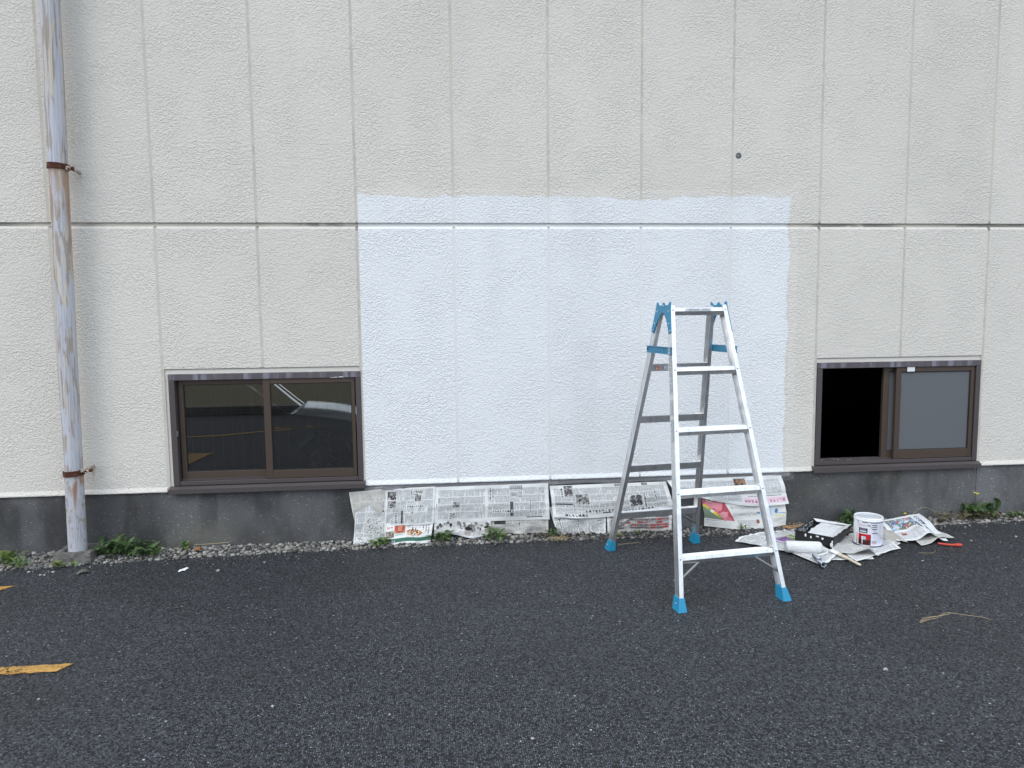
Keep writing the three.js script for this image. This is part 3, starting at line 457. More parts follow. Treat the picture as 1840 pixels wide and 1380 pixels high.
// ---------------------------------------------------------------- newsprint
const bx_ = (x0, y0, x1, y1, ...ys) => [[[x0, y0], [x1, y0], [x1, y1], [x0, y1], [x0, y0]], ...ys.map((y) => [[x0, y], [x1, y]])];
const GL = {
  '全': [[[5, 0], [0, 4]], [[5, 0], [10, 4]], [[2.5, 4.5], [7.5, 4.5]], [[2.5, 6.8], [7.5, 6.8]], [[5, 4.5], [5, 9.5]], [[1, 9.5], [9, 9.5]]],
  '員': [...bx_(3, 0.5, 7, 2.5), ...bx_(2, 3.5, 8, 8, 5, 6.5), [[3.5, 8], [1.5, 10]], [[6.5, 8], [8.5, 10]]],
  '力': [[[1, 3], [8.5, 3], [8, 9], [6.5, 8.5]], [[4.5, 0.5], [4.3, 4], [1, 9.5]]],
  'で': [[[1, 2], [9, 1.5], [5, 4], [4, 6.5], [5, 8.5], [7.5, 9]], [[7, 4.5], [8, 6]], [[8.5, 4], [9.5, 5.5]]],
  '挑': [[[0, 3], [3.5, 3]], [[2, 0], [2, 9], [1, 8.5]], [[0, 6.5], [3.5, 5.5]], [[6, 0], [5.8, 6], [4, 9.5]], [[7.5, 0], [7.5, 8.5], [9.5, 8.5], [9.5, 7]], [[4.3, 2], [5.5, 3.5]], [[9.3, 1.5], [8, 3.5]], [[4.2, 6.5], [5.6, 5]], [[8, 5], [9.5, 6.2]]],
  'む': [[[1, 3], [6, 2.6]], [[3.5, 0.5], [3.5, 6], [2.2, 7], [1.8, 5.5], [3.3, 5.2], [3.6, 8], [4.5, 9], [8, 9], [8.3, 6.5]], [[7.5, 2], [9, 3.5]]],
  '現': [[[0.5, 1.5], [4, 1.5]], [[0.8, 4.5], [3.7, 4.5]], [[0.3, 8.5], [4, 7.5]], [[2.2, 1.5], [2.2, 8]], ...bx_(5, 0.5, 9, 5.5, 2.2, 3.8), [[6.3, 5.5], [6, 8], [4.5, 9.7]], [[7.6, 5.5], [7.6, 9], [9.7, 9], [9.7, 7.8]]],
  '場': [[[0.5, 3.5], [3.5, 3.5]], [[2, 1], [2, 7.5]], [[0.2, 8], [3.8, 7]], ...bx_(5, 0.5, 9, 3.7, 2.1), [[4.2, 5], [9.8, 5]], [[6, 5], [4.2, 8]], [[5.5, 6.5], [9.3, 6.5], [9, 9.5], [8, 9.2]], [[7, 6.5], [5.5, 9.5]], [[8.3, 6.5], [7, 9.6]]],
  'の': [[[5.5, 2], [4.5, 6.5], [3, 8.5], [1.5, 6.5], [2.5, 3.5], [5.5, 2], [8.5, 3], [9, 6], [7.5, 8.5], [5.5, 9.3]]],
  '、': [[[2, 1], [4, 3.5]]],
  '次': [[[0.8, 2], [2.5, 3.5]], [[0.5, 8.5], [2.8, 6]], [[5, 0.5], [3.8, 4]], [[4.6, 2.5], [9.3, 2.5], [8.5, 4.5]], [[6.6, 3.5], [6.2, 6.5], [3.5, 9.7]], [[6.4, 6], [9.7, 9.7]]],
  'な': [[[0.8, 2.3], [5, 2]], [[3, 0.3], [1, 5.5]], [[7, 1.5], [9, 3]], [[6.2, 4], [6.2, 8.5], [4.2, 9.2], [3.6, 7.9], [5.2, 7.3], [8.8, 9]]],
  'ぜ': [[[0.5, 4.2], [9.5, 3.5]], [[6.8, 1], [6.8, 6], [5.8, 6.5]], [[3, 1.5], [3, 8], [4, 9], [8, 9]], [[8.2, 0.5], [8.8, 1.6]], [[9.3, 0.2], [9.9, 1.3]]],
  '生': [[[2.8, 0.8], [1, 4.5]], [[2, 2.8], [9, 2.8]], [[1.8, 5.8], [8.4, 5.8]], [[5.3, 0.3], [5.3, 9.3]], [[0.5, 9.3], [9.6, 9.3]]],
  'き': [[[1.5, 2.3], [8.3, 1.6]], [[1.5, 4.6], [8.8, 3.8]], [[4, 0.2], [7.3, 6.3], [3.5, 5.8]], [[2.5, 7.3], [3.3, 9], [7, 9.3]]],
  'る': [[[2, 1], [7.5, 1], [1.8, 6.5], [5.5, 4.5], [8.5, 6], [8, 8.8], [5, 9.5], [3.8, 8.3], [5.5, 7.5], [6.8, 9]]],
  'か': [[[0.8, 3], [6, 2.5], [6, 8], [4.8, 9]], [[3.6, 0.5], [3.2, 5], [1, 9.3]], [[7.5, 2], [9.3, 4.8]]],
  '苦': [[[0.5, 2], [9.5, 2]], [[3.2, 0.3], [3.2, 3.5]], [[6.8, 0.3], [6.8, 3.5]], [[0.5, 5], [9.5, 5]], [[5, 3.5], [5, 6.8]], ...bx_(2.3, 6.8, 7.7, 9.7)],
  'し': [[[3, 0.5], [3, 7.5], [4.3, 9.3], [7, 9], [9, 7]]], 'く': [[[7, 0.5], [2.5, 5], [7.5, 9.5]]],
  'て': [[[1, 2], [9, 1.5], [5, 4], [4, 6.5], [5, 8.5], [7.5, 9]]],
  'も': [[[4.5, 0.3], [4, 7.5], [5, 9.3], [7.8, 8.8], [8.3, 6.5]], [[1.8, 3], [7.5, 2.8]], [[1.5, 5.5], [7, 5.3]]],
  '円': [[[1.2, 9.7], [1.2, 1], [8.8, 1], [8.8, 9.5], [7.7, 9.2]], [[5, 1], [5, 5.2]], [[1.2, 5.2], [8.8, 5.2]]],
};
function glyphs(c, str, x, y, s, dx, dy, col, wt = 0.13) { c.strokeStyle = col; c.lineWidth = s * wt; c.lineJoin = 'round'; [...str].forEach((ch) => { for (const line of GL[ch] ?? []) { c.beginPath(); line.forEach(([a, b], k) => c[k ? 'lineTo' : 'moveTo'](x + a * s / 10, y + b * s / 10)); c.stroke(); } x += dx; y += dy; }); }
// one block of tiny illegible upright text
function textBlock(c, r, x, y, w, h, s = 5, ink = 52) {
  for (let a = x; a < x + w - s * 0.6; a += s * 1.28) { const stop = h * (r() < 0.12 ? 0.3 + 0.6 * r() : 1); for (let b = y; b < y + stop - s; b += s * 1.06) { if (r() < 0.04) continue; const k = ink + 44 * r() | 0; c.fillStyle = `rgb(${k},${k},${k + 4})`; const m = r(); if (m < 0.5) { c.fillRect(a, b, s * 0.9, s * 0.3); c.fillRect(a + s * 0.1 + r() * s * 0.5, b, s * 0.32, s * 0.9); c.fillRect(a, b + s * 0.58, s * 0.8, s * 0.2); } else { c.fillRect(a + r() * s * 0.4, b, s * 0.24, s * 0.8); c.fillRect(a, b + s * 0.3, s * 0.7, s * 0.22); } } }
}
function photo(c, r, x, y, w, h, tones) { c.fillStyle = tones[0]; c.fillRect(x, y, w, h); for (let k = 0; k < 60; k++) { c.fillStyle = tones[1 + (r() * (tones.length - 1) | 0)]; c.globalAlpha = 0.5 + 0.5 * r(); c.beginPath(); const a = x + r() * w, b = y + r() * h, q = Math.min(w, h) * (0.04 + 0.14 * r()); c.ellipse(clamp(a, x + q, x + w - q), clamp(b, y + q, y + h - q), q, q * (0.5 + 0.6 * r()), r() * 3, 0, 7); c.fill(); } c.globalAlpha = 1; }
function headline(c, r, x, y, n, s, vert, ink = '#26282c') { const ks = Object.keys(GL).filter((k) => k !== '、'); for (let k = 0; k < n; k++) glyphs(c, ks[r() * ks.length | 0], x + (vert ? 0 : k * s * 1.15), y + (vert ? k * s * 1.15 : 0), s, 0, 0, ink, 0.19); }
const GREY = ['#8d8d8c', '#4b4b4c', '#6f6f70', '#b8b7b4', '#333436', '#9a9997'];
function page(w, h, seed, draw, paper = [224, 225, 223]) {
  return canvas(w, h, (c) => {
    const r = rnd(seed); c.fillStyle = `rgb(${paper})`; c.fillRect(0, 0, w, h);
    draw(c, r, w, h);
  });
}
// a broadsheet page: rows of upright text, divided, with photographs and headlines at given places
function broadsheet(c, r, w, h, o = {}) {
  const m = w * 0.03, rows = o.rows ?? 4, rh = (h - 2 * m) / rows;
  for (let k = 0; k < rows; k++) { let x = m; const y = m + k * rh; while (x < w - m - 10) { const bw = Math.min(w - m - x, w * (0.12 + 0.2 * r())); textBlock(c, r, x, y + 3, bw - 6, rh - 8, o.s ?? 5, o.ink ?? 58); x += bw; } c.fillStyle = '#8b8b8c'; c.fillRect(m, y + rh - 2, w - 2 * m, 1); }
  const P = `rgb(${o.paper ?? [224, 225, 223]})`;
  for (const q of o.photos ?? []) { c.fillStyle = P; c.fillRect(q[0] * w - 5, q[1] * h - 5, q[2] * w + 10, q[3] * h + 10); photo(c, r, q[0] * w, q[1] * h, q[2] * w, q[3] * h, q[4] ?? GREY); }
  for (const q of o.heads ?? []) { const [x, y, n, s, vert] = q, S = s * h; c.fillStyle = P; c.fillRect(x * w - 4, y * h - 4, vert ? S + 8 : n * S * 1.15 + 8, vert ? n * S * 1.15 + 8 : S + 8); headline(c, r, x * w, y * h, n, S, vert, '#17181c'); }
  for (const q of o.bars ?? []) { c.fillStyle = '#2a2b30'; c.fillRect(q[0] * w, q[1] * h, q[2] * w, q[3] * h); }
}
const paperB = dataTex(512, 512, (u, v, c) => { c[0] = c[1] = c[2] = fbm(u, v, 8, 3, 4); });
const paper = (t) => std({ map: t, roughness: 0.85, bumpMap: paperB, bumpScale: 0.004 });
const wave = (s, a, b) => (u, v) => a * (vn(u * 4 + s, v * 3 + s, 99, 99, s) - 0.5) + b * (vn(u * 11 + s, v * 7, 99, 99, s + 5) - 0.5);

// newspapers taped along the plinth
function hung(label) { return thing('newspaper', label, 'newspaper', [0, 0, 0], 0, 'newspapers taped along the plinth'); }
function hangPage(t, name, tl, tr, br, bl, tex, o = {}) { // x,y corners on the plinth, z0 at the tape, z1 at the foot
  const z0 = o.z0 ?? 0.006, z1 = o.z1 ?? 0.03, w = wave(o.s ?? 3, (o.a ?? 0.012) * 1.7, 0.008);
  return part(name, sheet([...tl, z0], [...tr, z0], [...br, z1], [...bl, z1], 28, 16, (u, v) => [0, (o.edge ? o.edge(u) * v : 0), Math.max(-0.004, w(u, v) * (0.25 + v) + (o.bulge ? o.bulge(u, v) : 0) + 0.012 * (1 - Math.abs(2 * v - (o.fold ?? 1.1))) + 0.007 * (1 - Math.abs(2 * u - 1)) * v)]), paper(tex), t, o.label);
}
{
  let t = hung('narrow sheet hanging beside the left window, its left side crumpled');
  hangPage(t, 'back_page', [1.701, 0.342], [1.938, 0.358], [1.935, 0.10], [1.738, 0.12], page(480, 512, 1, (c, r, w, h) => broadsheet(c, r, w, h, { rows: 3, ink: 105, paper: [206, 203, 194] }), [206, 203, 194]), { s: 21, a: 0.012, z1: 0.012, edge: (u) => 0.03 * Math.sin(u * 3) });
  hangPage(t, 'front_page', [1.748, 0.284], [1.940, 0.292], [1.925, 0.004], [1.722, 0.006], page(420, 620, 2, (c, r, w, h) => { broadsheet(c, r, w, h, { rows: 4, heads: [[0.28, 0.03, 8, 0.025, 0], [0.86, 0.06, 5, 0.04, 1], [0.4, 0.31, 7, 0.026, 0]] }); c.fillStyle = '#c9c9c6'; c.fillRect(w * 0.36, h * 0.4, w * 0.5, h * 0.36); c.fillStyle = '#34353a'; for (let k = 0; k < 75; k++) { c.fillRect(w * (0.37 + 0.47 * r()), h * (0.41 + 0.33 * r()), w * 0.03, h * 0.012); } c.fillStyle = 'rgb(224,225,223)'; c.fillRect(w * 0.02, h * 0.82, w * 0.5, h * 0.15); c.fillStyle = '#3c3d42'; for (let k = 0; k < 45; k++) c.fillRect(w * (0.03 + 0.45 * r()), h * (0.83 + 0.12 * r()), w * 0.025, h * 0.01); }), { s: 22, z0: 0.014, z1: 0.035 });
  t = hung('sheet with an orange and green food advertisement at its foot');
  hangPage(t, 'colour_page', [1.936, 0.2], [2.243, 0.2], [2.212, 0.018], [1.924, 0.0], page(620, 420, 3, (c, r, w, h) => {
    textBlock(c, r, 8, 8, w - 16, h * 0.3, 6); const y0 = h * 0.4; c.fillStyle = '#e9e9e6'; c.fillRect(0, y0, w, h - y0);
    glyphs(c, '円', 66, y0 + 10, 26, 0, 0, '#c23b24', 0.16); c.fillStyle = '#c23b24'; c.font = 'bold 40px sans-serif'; c.fillText('00', 14, y0 + 38);
    photo(c, r, 6, y0 + 70, 108, 88, ['#8b7a69', '#5b5148', '#d8cdbd', '#a08870', '#77828a']); c.fillStyle = '#c98c77'; c.fillRect(116, y0, 144, 150); c.fillStyle = '#b9533a'; c.beginPath(); c.arc(188, y0 + 38, 64, 0, 7); c.fill(); c.fillStyle = '#e6b9a6'; for (let k = 0; k < 4; k++) c.fillRect(160, y0 + 14 + k * 18, 58, 8); c.fillStyle = '#e3e6e2'; c.fillRect(116, y0 + 108, 144, 44); c.fillStyle = '#8fae9a'; c.fillRect(130, y0 + 126, 100, 10);
    for (let k = 0; k < 170; k++) { const a = r() * 6.3, q = Math.sqrt(r()); c.fillStyle = ['#b2452c', '#d78a3c', '#7a3b2b', '#c9b79b', '#4b5a4a', '#96281f', '#e2c36b'][r() * 7 | 0]; c.beginPath(); c.ellipse(380 + Math.cos(a) * q * 104, y0 + 106 + Math.sin(a) * q * 46, 4 + 8 * r(), 3 + 5 * r(), r() * 3, 0, 7); c.fill(); } c.fillStyle = '#3e4540'; c.fillRect(352, y0 + 30, 14, 36); c.fillRect(392, y0 + 34, 14, 32);
    headline(c, r, 560, y0 + 6, 5, 22, 1, '#4b5450'); headline(c, r, 528, y0 + 6, 4, 18, 1, '#a05148'); headline(c, r, 490, y0 + 6, 3, 18, 1, '#4b5450'); textBlock(c, r, 290, y0 + 6, 180, 40, 8, 110);
    c.fillStyle = '#3f6f5e'; c.beginPath(); c.moveTo(0, h - 70); c.lineTo(w, h - 92); c.lineTo(w, h - 40); c.lineTo(0, h - 22); c.fill(); c.fillStyle = '#2f4a41'; c.fillRect(0, h - 62, 130, 40); c.fillStyle = '#eef0ee'; c.font = 'bold 36px sans-serif'; c.fillText('59-1202', 4, h - 28);
  }), { s: 23, z0: 0.014, z1: 0.055, edge: (u) => 0.006 * Math.sin(u * 5) });
  hangPage(t, 'front_page', [1.938, 0.357], [2.251, 0.363], [2.237, 0.128], [1.924, 0.123], page(660, 500, 4, (c, r, w, h) => broadsheet(c, r, w, h, { rows: 3, photos: [[0.03, 0.08, 0.18, 0.22, ['#5b5a5a', '#3a3838', '#777', '#c9c9c6']], [0.5, 0.08, 0.25, 0.12, ['#cfcfcb', '#45413f', '#55504c', '#8e8e8a', '#b5b5b2']], [0.59, 0.17, 0.13, 0.2, ['#6d6b6a', '#cfcfcf', '#8b8989', '#4a4a4a']], [0.04, 0.33, 0.17, 0.19]], heads: [[0.35, 0.475, 10, 0.05, 0], [0.2, 0.66, 5, 0.05, 1], [0.53, 0.64, 6, 0.04, 1]], bars: [[0.325, 0.6, 0.032, 0.35]] })), { s: 24, z0: 0.008, z1: 0.032 });
  t = hung('widest sheet, spread from the food advertisement to the middle of the patch');
  hangPage(t, 'back_page', [2.24, 0.2], [2.606, 0.2], [2.602, 0.034], [2.236, 0.045], page(700, 330, 5, (c, r, w, h) => { textBlock(c, r, 4, 4, w - 8, h - 8, 6); photo(c, r, 0, h * 0.42, w * 0.98, h * 0.5, ['#c9c8c5', '#8d8c8b', '#b0afad', '#6b6a6a', '#dedddb', '#e2e1de']); for (let k = 0; k < 26; k++) headline(c, r, w * (0.02 + 0.9 * r()), h * (0.42 + 0.28 * r()), 1, 22 + 22 * r(), 1, '#1d1e22'); c.fillStyle = '#a9a39d'; c.beginPath(); c.ellipse(w * 0.6, h * 0.84, 34, 44, 0, 0, 7); c.ellipse(w * 0.93, h * 0.82, 30, 42, 0, 0, 7); c.fill(); c.fillStyle = '#2c2a2a'; c.beginPath(); c.ellipse(w * 0.6, h * 0.68, 44, 22, 0, 0, 7); c.ellipse(w * 0.93, h * 0.67, 36, 16, 0, 0, 7); c.fill(); c.fillStyle = '#d6d8db'; c.fillRect(0, h * 0.93, w, h); }), { s: 25, z0: 0.006, z1: 0.03, edge: (u) => 0.014 * Math.sin(u * 7) });
  hangPage(t, 'back_page', [2.606, 0.2], [2.985, 0.2], [2.982, 0.028], [2.602, 0.04], page(700, 330, 6, (c, r, w, h) => broadsheet(c, r, w, h, { rows: 3, ink: 95, paper: [205, 203, 196], photos: [[0.06, 0.42, 0.2, 0.2, ['#3c3b3b', '#242424', '#6d6c6b']]], heads: [[0.48, 0.45, 7, 0.05, 1]] }), [205, 203, 196]), { s: 26, z0: 0.006, z1: 0.012 });
  hangPage(t, 'front_page', [2.252, 0.358], [2.984, 0.361], [2.99, 0.124], [2.238, 0.129], page(1400, 470, 7, (c, r, w, h) => { broadsheet(c, r, w, h, { rows: 4, photos: [[0.155, 0.42, 0.06, 0.16], [0.655, 0.2, 0.11, 0.16, ['#bcbcbb', '#8a8a8a', '#a5a5a4', '#cfcfcf']], [0.655, 0.46, 0.03, 0.42, ['#4a4a4c', '#77787b']], [0.13, 0.72, 0.045, 0.2, ['#cfcfcc', '#7b7b7b', '#a0a09e']]], heads: [[0.475, 0.08, 8, 0.04, 1], [0.5, 0.1, 7, 0.035, 1], [0.5, 0.7, 9, 0.055, 0], [0.83, 0.4, 10, 0.036, 1]], bars: [[0.032, 0.32, 0.005, 0.12], [0.015, 0.46, 0.005, 0.12]] }); c.fillStyle = '#e0e0dd'; c.fillRect(w * 0.435, 0, w * 0.025, h); for (let k = 0; k < 12; k++) { c.fillStyle = k % 2 ? '#333' : '#777'; c.fillRect(w * (0.655 + k * 0.0095), h * 0.03, w * 0.005, h * 0.1); } c.fillStyle = '#6b5f66'; c.fillRect(w * 0.8, h * 0.9, w * 0.14, h * 0.03); }), { s: 27, z0: 0.009, z1: 0.026, a: 0.008, bulge: (u, v) => -0.004 * Math.exp(-Math.pow((u - 0.45) / 0.015, 2)) });
  t = hung('sheet hanging behind the left rear leg of the ladder');
  hangPage(t, 'back_page', [2.99, 0.2], [3.37, 0.2], [3.362, 0.018], [3.042, 0.012], page(640, 330, 8, (c, r, w, h) => broadsheet(c, r, w, h, { rows: 2, s: 7, heads: [[0.1, 0.4, 6, 0.06, 1], [0.45, 0.42, 5, 0.06, 1], [0.82, 0.5, 5, 0.05, 0]] })), { s: 28, z0: 0.006, z1: 0.035, bulge: (u, v) => -0.018 * v * Math.exp(-Math.pow((u - 0.5) / 0.1, 2)) });
  hangPage(t, 'back_page', [3.372, 0.2], [3.812, 0.2], [3.812, 0.018], [3.374, 0.01], page(720, 330, 9, (c, r, w, h) => { broadsheet(c, r, w, h, { rows: 2, s: 6 }); for (let k = 0; k < 9; k++) for (let q = 0; q < 5; q++) { c.fillStyle = ['#b98a84', '#d8d2cc', '#c9544e', '#7c6a66', '#d3cbc4', '#8d7f7a'][r() * 6 | 0]; c.fillRect(w * (0.06 + k * 0.1), h * (0.4 + q * 0.1), w * 0.09, h * 0.07); } textBlock(c, r, w * 0.05, h * 0.4, w * 0.9, h * 0.48, 9, 60); c.fillStyle = '#d0cdc4'; c.fillRect(0, h * 0.9, w, h * 0.1); }), { s: 29, z0: 0.006, z1: 0.03, edge: (u) => 0.006 * Math.sin(u * 6) });
  hangPage(t, 'front_page', [2.995, 0.341], [3.777, 0.345], [3.819, 0.158], [3.012, 0.128], page(1400, 440, 10, (c, r, w, h) => { broadsheet(c, r, w, h, { rows: 4, photos: [[0.115, 0.02, 0.07, 0.32], [0.205, 0.28, 0.11, 0.3], [0.65, 0.38, 0.11, 0.38, ['#d0d0cd', '#3c3b3d', '#57565a', '#46464a', '#8d8d8d']], [0.55, 0.02, 0.08, 0.06], [0.78, 0.01, 0.05, 0.08]], heads: [[0.085, 0.1, 4, 0.06, 1], [0.27, 0.76, 9, 0.075, 0], [0.1, 0.88, 7, 0.075, 0], [0.6, 0.84, 9, 0.075, 0], [0.775, 0.34, 9, 0.05, 1], [0.87, 0.3, 7, 0.04, 1]], bars: [[0.035, 0.56, 0.14, 0.035], [0.415, 0.84, 0.07, 0.03]] }); c.fillStyle = '#7c7e84'; c.fillRect(w * 0.187, 0, 3, h * 0.8); c.beginPath(); c.lineWidth = 3; c.strokeStyle = '#7c7e84'; c.moveTo(w * 0.2, h * 0.6); c.lineTo(w * 0.36, h * 0.72); c.stroke(); }), { s: 30, z0: 0.008, z1: 0.04, edge: (u) => -0.028 * Math.sin(Math.PI * clamp(u * 1.1)) + 0.014 });
  t = hung('sheet behind the right rear leg of the ladder, with a pink banner and red picture');
  hangPage(t, 'colour_page', [4.02, 0.25], [4.6, 0.24], [4.598, 0.028], [4.03, 0.044], page(900, 380, 11, (c, r, w, h) => {
    c.fillStyle = '#d9d8d3'; c.fillRect(0, 0, w, h); c.save(); c.beginPath(); c.moveTo(0, 0); c.lineTo(w * 0.27, 0); c.lineTo(w * 0.27, h * 0.3); c.lineTo(w * 0.37, h * 0.78); c.lineTo(0, h * 0.72); c.clip(); photo(c, r, 0, 0, w * 0.4, h, ['#c2606a', '#b5404e', '#d98a92', '#cf6f78', '#a83b47', '#d7949c']); c.fillStyle = '#6f7a68'; c.beginPath(); c.moveTo(0, h * 0.35); c.lineTo(w * 0.22, h * 0.75); c.lineTo(0, h); c.fill(); for (let k = 0; k < 7; k++) { c.fillStyle = ['#d8c23a', '#cbb34a', '#8f9a4a', '#d9dad0'][k % 4]; c.beginPath(); c.ellipse(w * (0.03 + 0.026 * k), h * (0.36 + 0.05 * k), 26, 16, 0.5, 0, 7); c.fill(); } c.fillStyle = '#e5ded2'; c.beginPath(); c.ellipse(w * 0.09, h * 0.15, 44, 34, 0, 0, 7); c.fill(); c.fillStyle = '#7c3b22'; c.beginPath(); c.ellipse(w * 0.09, h * 0.14, 32, 24, 0, 0, 7); c.fill(); c.restore();
    for (let q = 0; q < 3; q++) textBlock(c, r, w * (0.31 + 0.02 * q), h * (0.14 + 0.2 * q), w * (0.34 - 0.02 * q), h * (q ? 0.1 : 0.16), 8, 90); textBlock(c, r, w * 0.4, h * 0.76, w * 0.24, h * 0.18, 5, 110);
    c.fillStyle = '#a9c4dc'; c.fillRect(w * 0.69, h * 0.3, w * 0.13, h * 0.42); c.fillStyle = '#4e86b5'; c.fillRect(w * 0.645, h * 0.52, w * 0.035, h * 0.06); c.fillStyle = '#3f7db0'; c.beginPath(); c.ellipse(w * 0.88, h * 0.52, 18, 26, 0.4, 0, 7); c.fill(); c.fillStyle = '#d2c93f'; c.fillRect(w * 0.87, h * 0.66, w * 0.11, 9); c.fillStyle = '#6f9fc6'; c.fillRect(w * 0.87, h * 0.58, w * 0.12, 8); c.fillStyle = '#8a5a4b'; c.beginPath(); c.ellipse(w * 0.65, h * 0.8, 18, 22, 0, 0, 7); c.fill(); headline(c, r, w * 0.7, h * 0.17, 6, 16, 0, '#6d747c'); textBlock(c, r, 10, h * 0.76, w * 0.26, h * 0.06, 8, 90);
  }), { s: 31, z0: 0.01, z1: 0.05, edge: (u) => -0.02 * Math.sin(Math.PI * u) });
  hangPage(t, 'front_page', [3.782, 0.352], [4.574, 0.364], [4.616, 0.174], [3.82, 0.282], page(1300, 340, 12, (c, r, w, h) => {
    broadsheet(c, r, w, h, { rows: 3, ink: 95 }); c.fillStyle = '#dcdcda'; c.fillRect(w * 0.6, h * 0.6, w * 0.4, h * 0.4); c.fillStyle = '#e3c5d0'; c.fillRect(w * 0.62, h * 0.72, w * 0.37, h * 0.2);
    c.save(); c.translate(w * 0.985, h * 0.9); c.rotate(Math.PI); glyphs(c, '苦しくても', 6, 4, 34, 38, 0, '#7b4a5c', 0.14); glyphs(c, 'なぜ生きるのか', 215, 4, 34, 38, 0, '#6b3c50', 0.14); c.restore(); c.fillStyle = '#44464b'; for (let k = 0; k < 24; k++) c.fillRect(w * (0.66 + 0.0125 * k), h * 0.66, 10, 9);
    photo(c, r, w * 0.57, h * 0.06, w * 0.1, h * 0.3, ['#6d5a4c', '#3a2c26', '#a5785c', '#84644f', '#8b8d86']);
  }), { s: 32, z0: 0.008, z1: 0.04, edge: (u) => -0.045 * Math.sin(Math.PI * clamp((u - 0.1) / 0.9)) });
}
// clear tape along the top of the newspapers
M.tape = phy({ color: lin(0.97, 0.97, 0.97), transmission: 0.97, thickness: 0, roughness: 0.12, bumpMap: paperB, bumpScale: 0.003 });
M.film = phy({ color: lin(0.2, 0.2, 0.205), roughness: 0.4, bumpMap: paperB, bumpScale: 0.006 });
const tapes = [[1.86, 0.33, 2.035, 0.374, 'clear tape holding the narrow sheet beside the left window'], [2.5, 0.318, 2.68, 0.372, 'wrinkled clear tape at the middle of the widest sheet'], [2.93, 0.322, 3.05, 0.372, 'clear tape where the widest sheet meets the next one'], [3.34, 0.318, 3.47, 0.366, 'clear tape left of the ladder at the top of a sheet'], [3.72, 0.322, 3.83, 0.37, 'clear tape behind the front left leg of the ladder'], [4.22, 0.27, 4.33, 0.368, 'shiny clear tape over the small brown picture'], [4.46, 0.325, 4.66, 0.376, 'clear tape at the right end of the newspapers']];
for (const [i, [x0, y0, x1, y1, l]] of tapes.entries()) tag(part('clear_tape', sheet([x0, y1, 0.0085], [x1, y1 + 0.003, 0.0085], [x1 - 0.004, y0, 0.016], [x0 + 0.003, y0 + 0.002, 0.016], 16, 6, (u, v) => [0, 0, 0.006 * vn(u * 6 + i, v * 3, 99, 99, i)]), M.tape, scene), l, 'tape', 'tape holding the newspapers');
tag(part('masking_film', sheet([1.8, 0.3805, 0.003], [4.64, 0.382, 0.003], [4.64, 0.352, 0.005], [1.8, 0.348, 0.005], 160, 2, (u, v) => [0, 0.004 * (vn(u * 60, 1, 999, 9, 4) - 0.5), 0.002 * vn(u * 90, v * 2, 999, 9, 6)]), M.film, scene), 'long grey strip of masking tape along the foot of the white patch', 'masking tape');
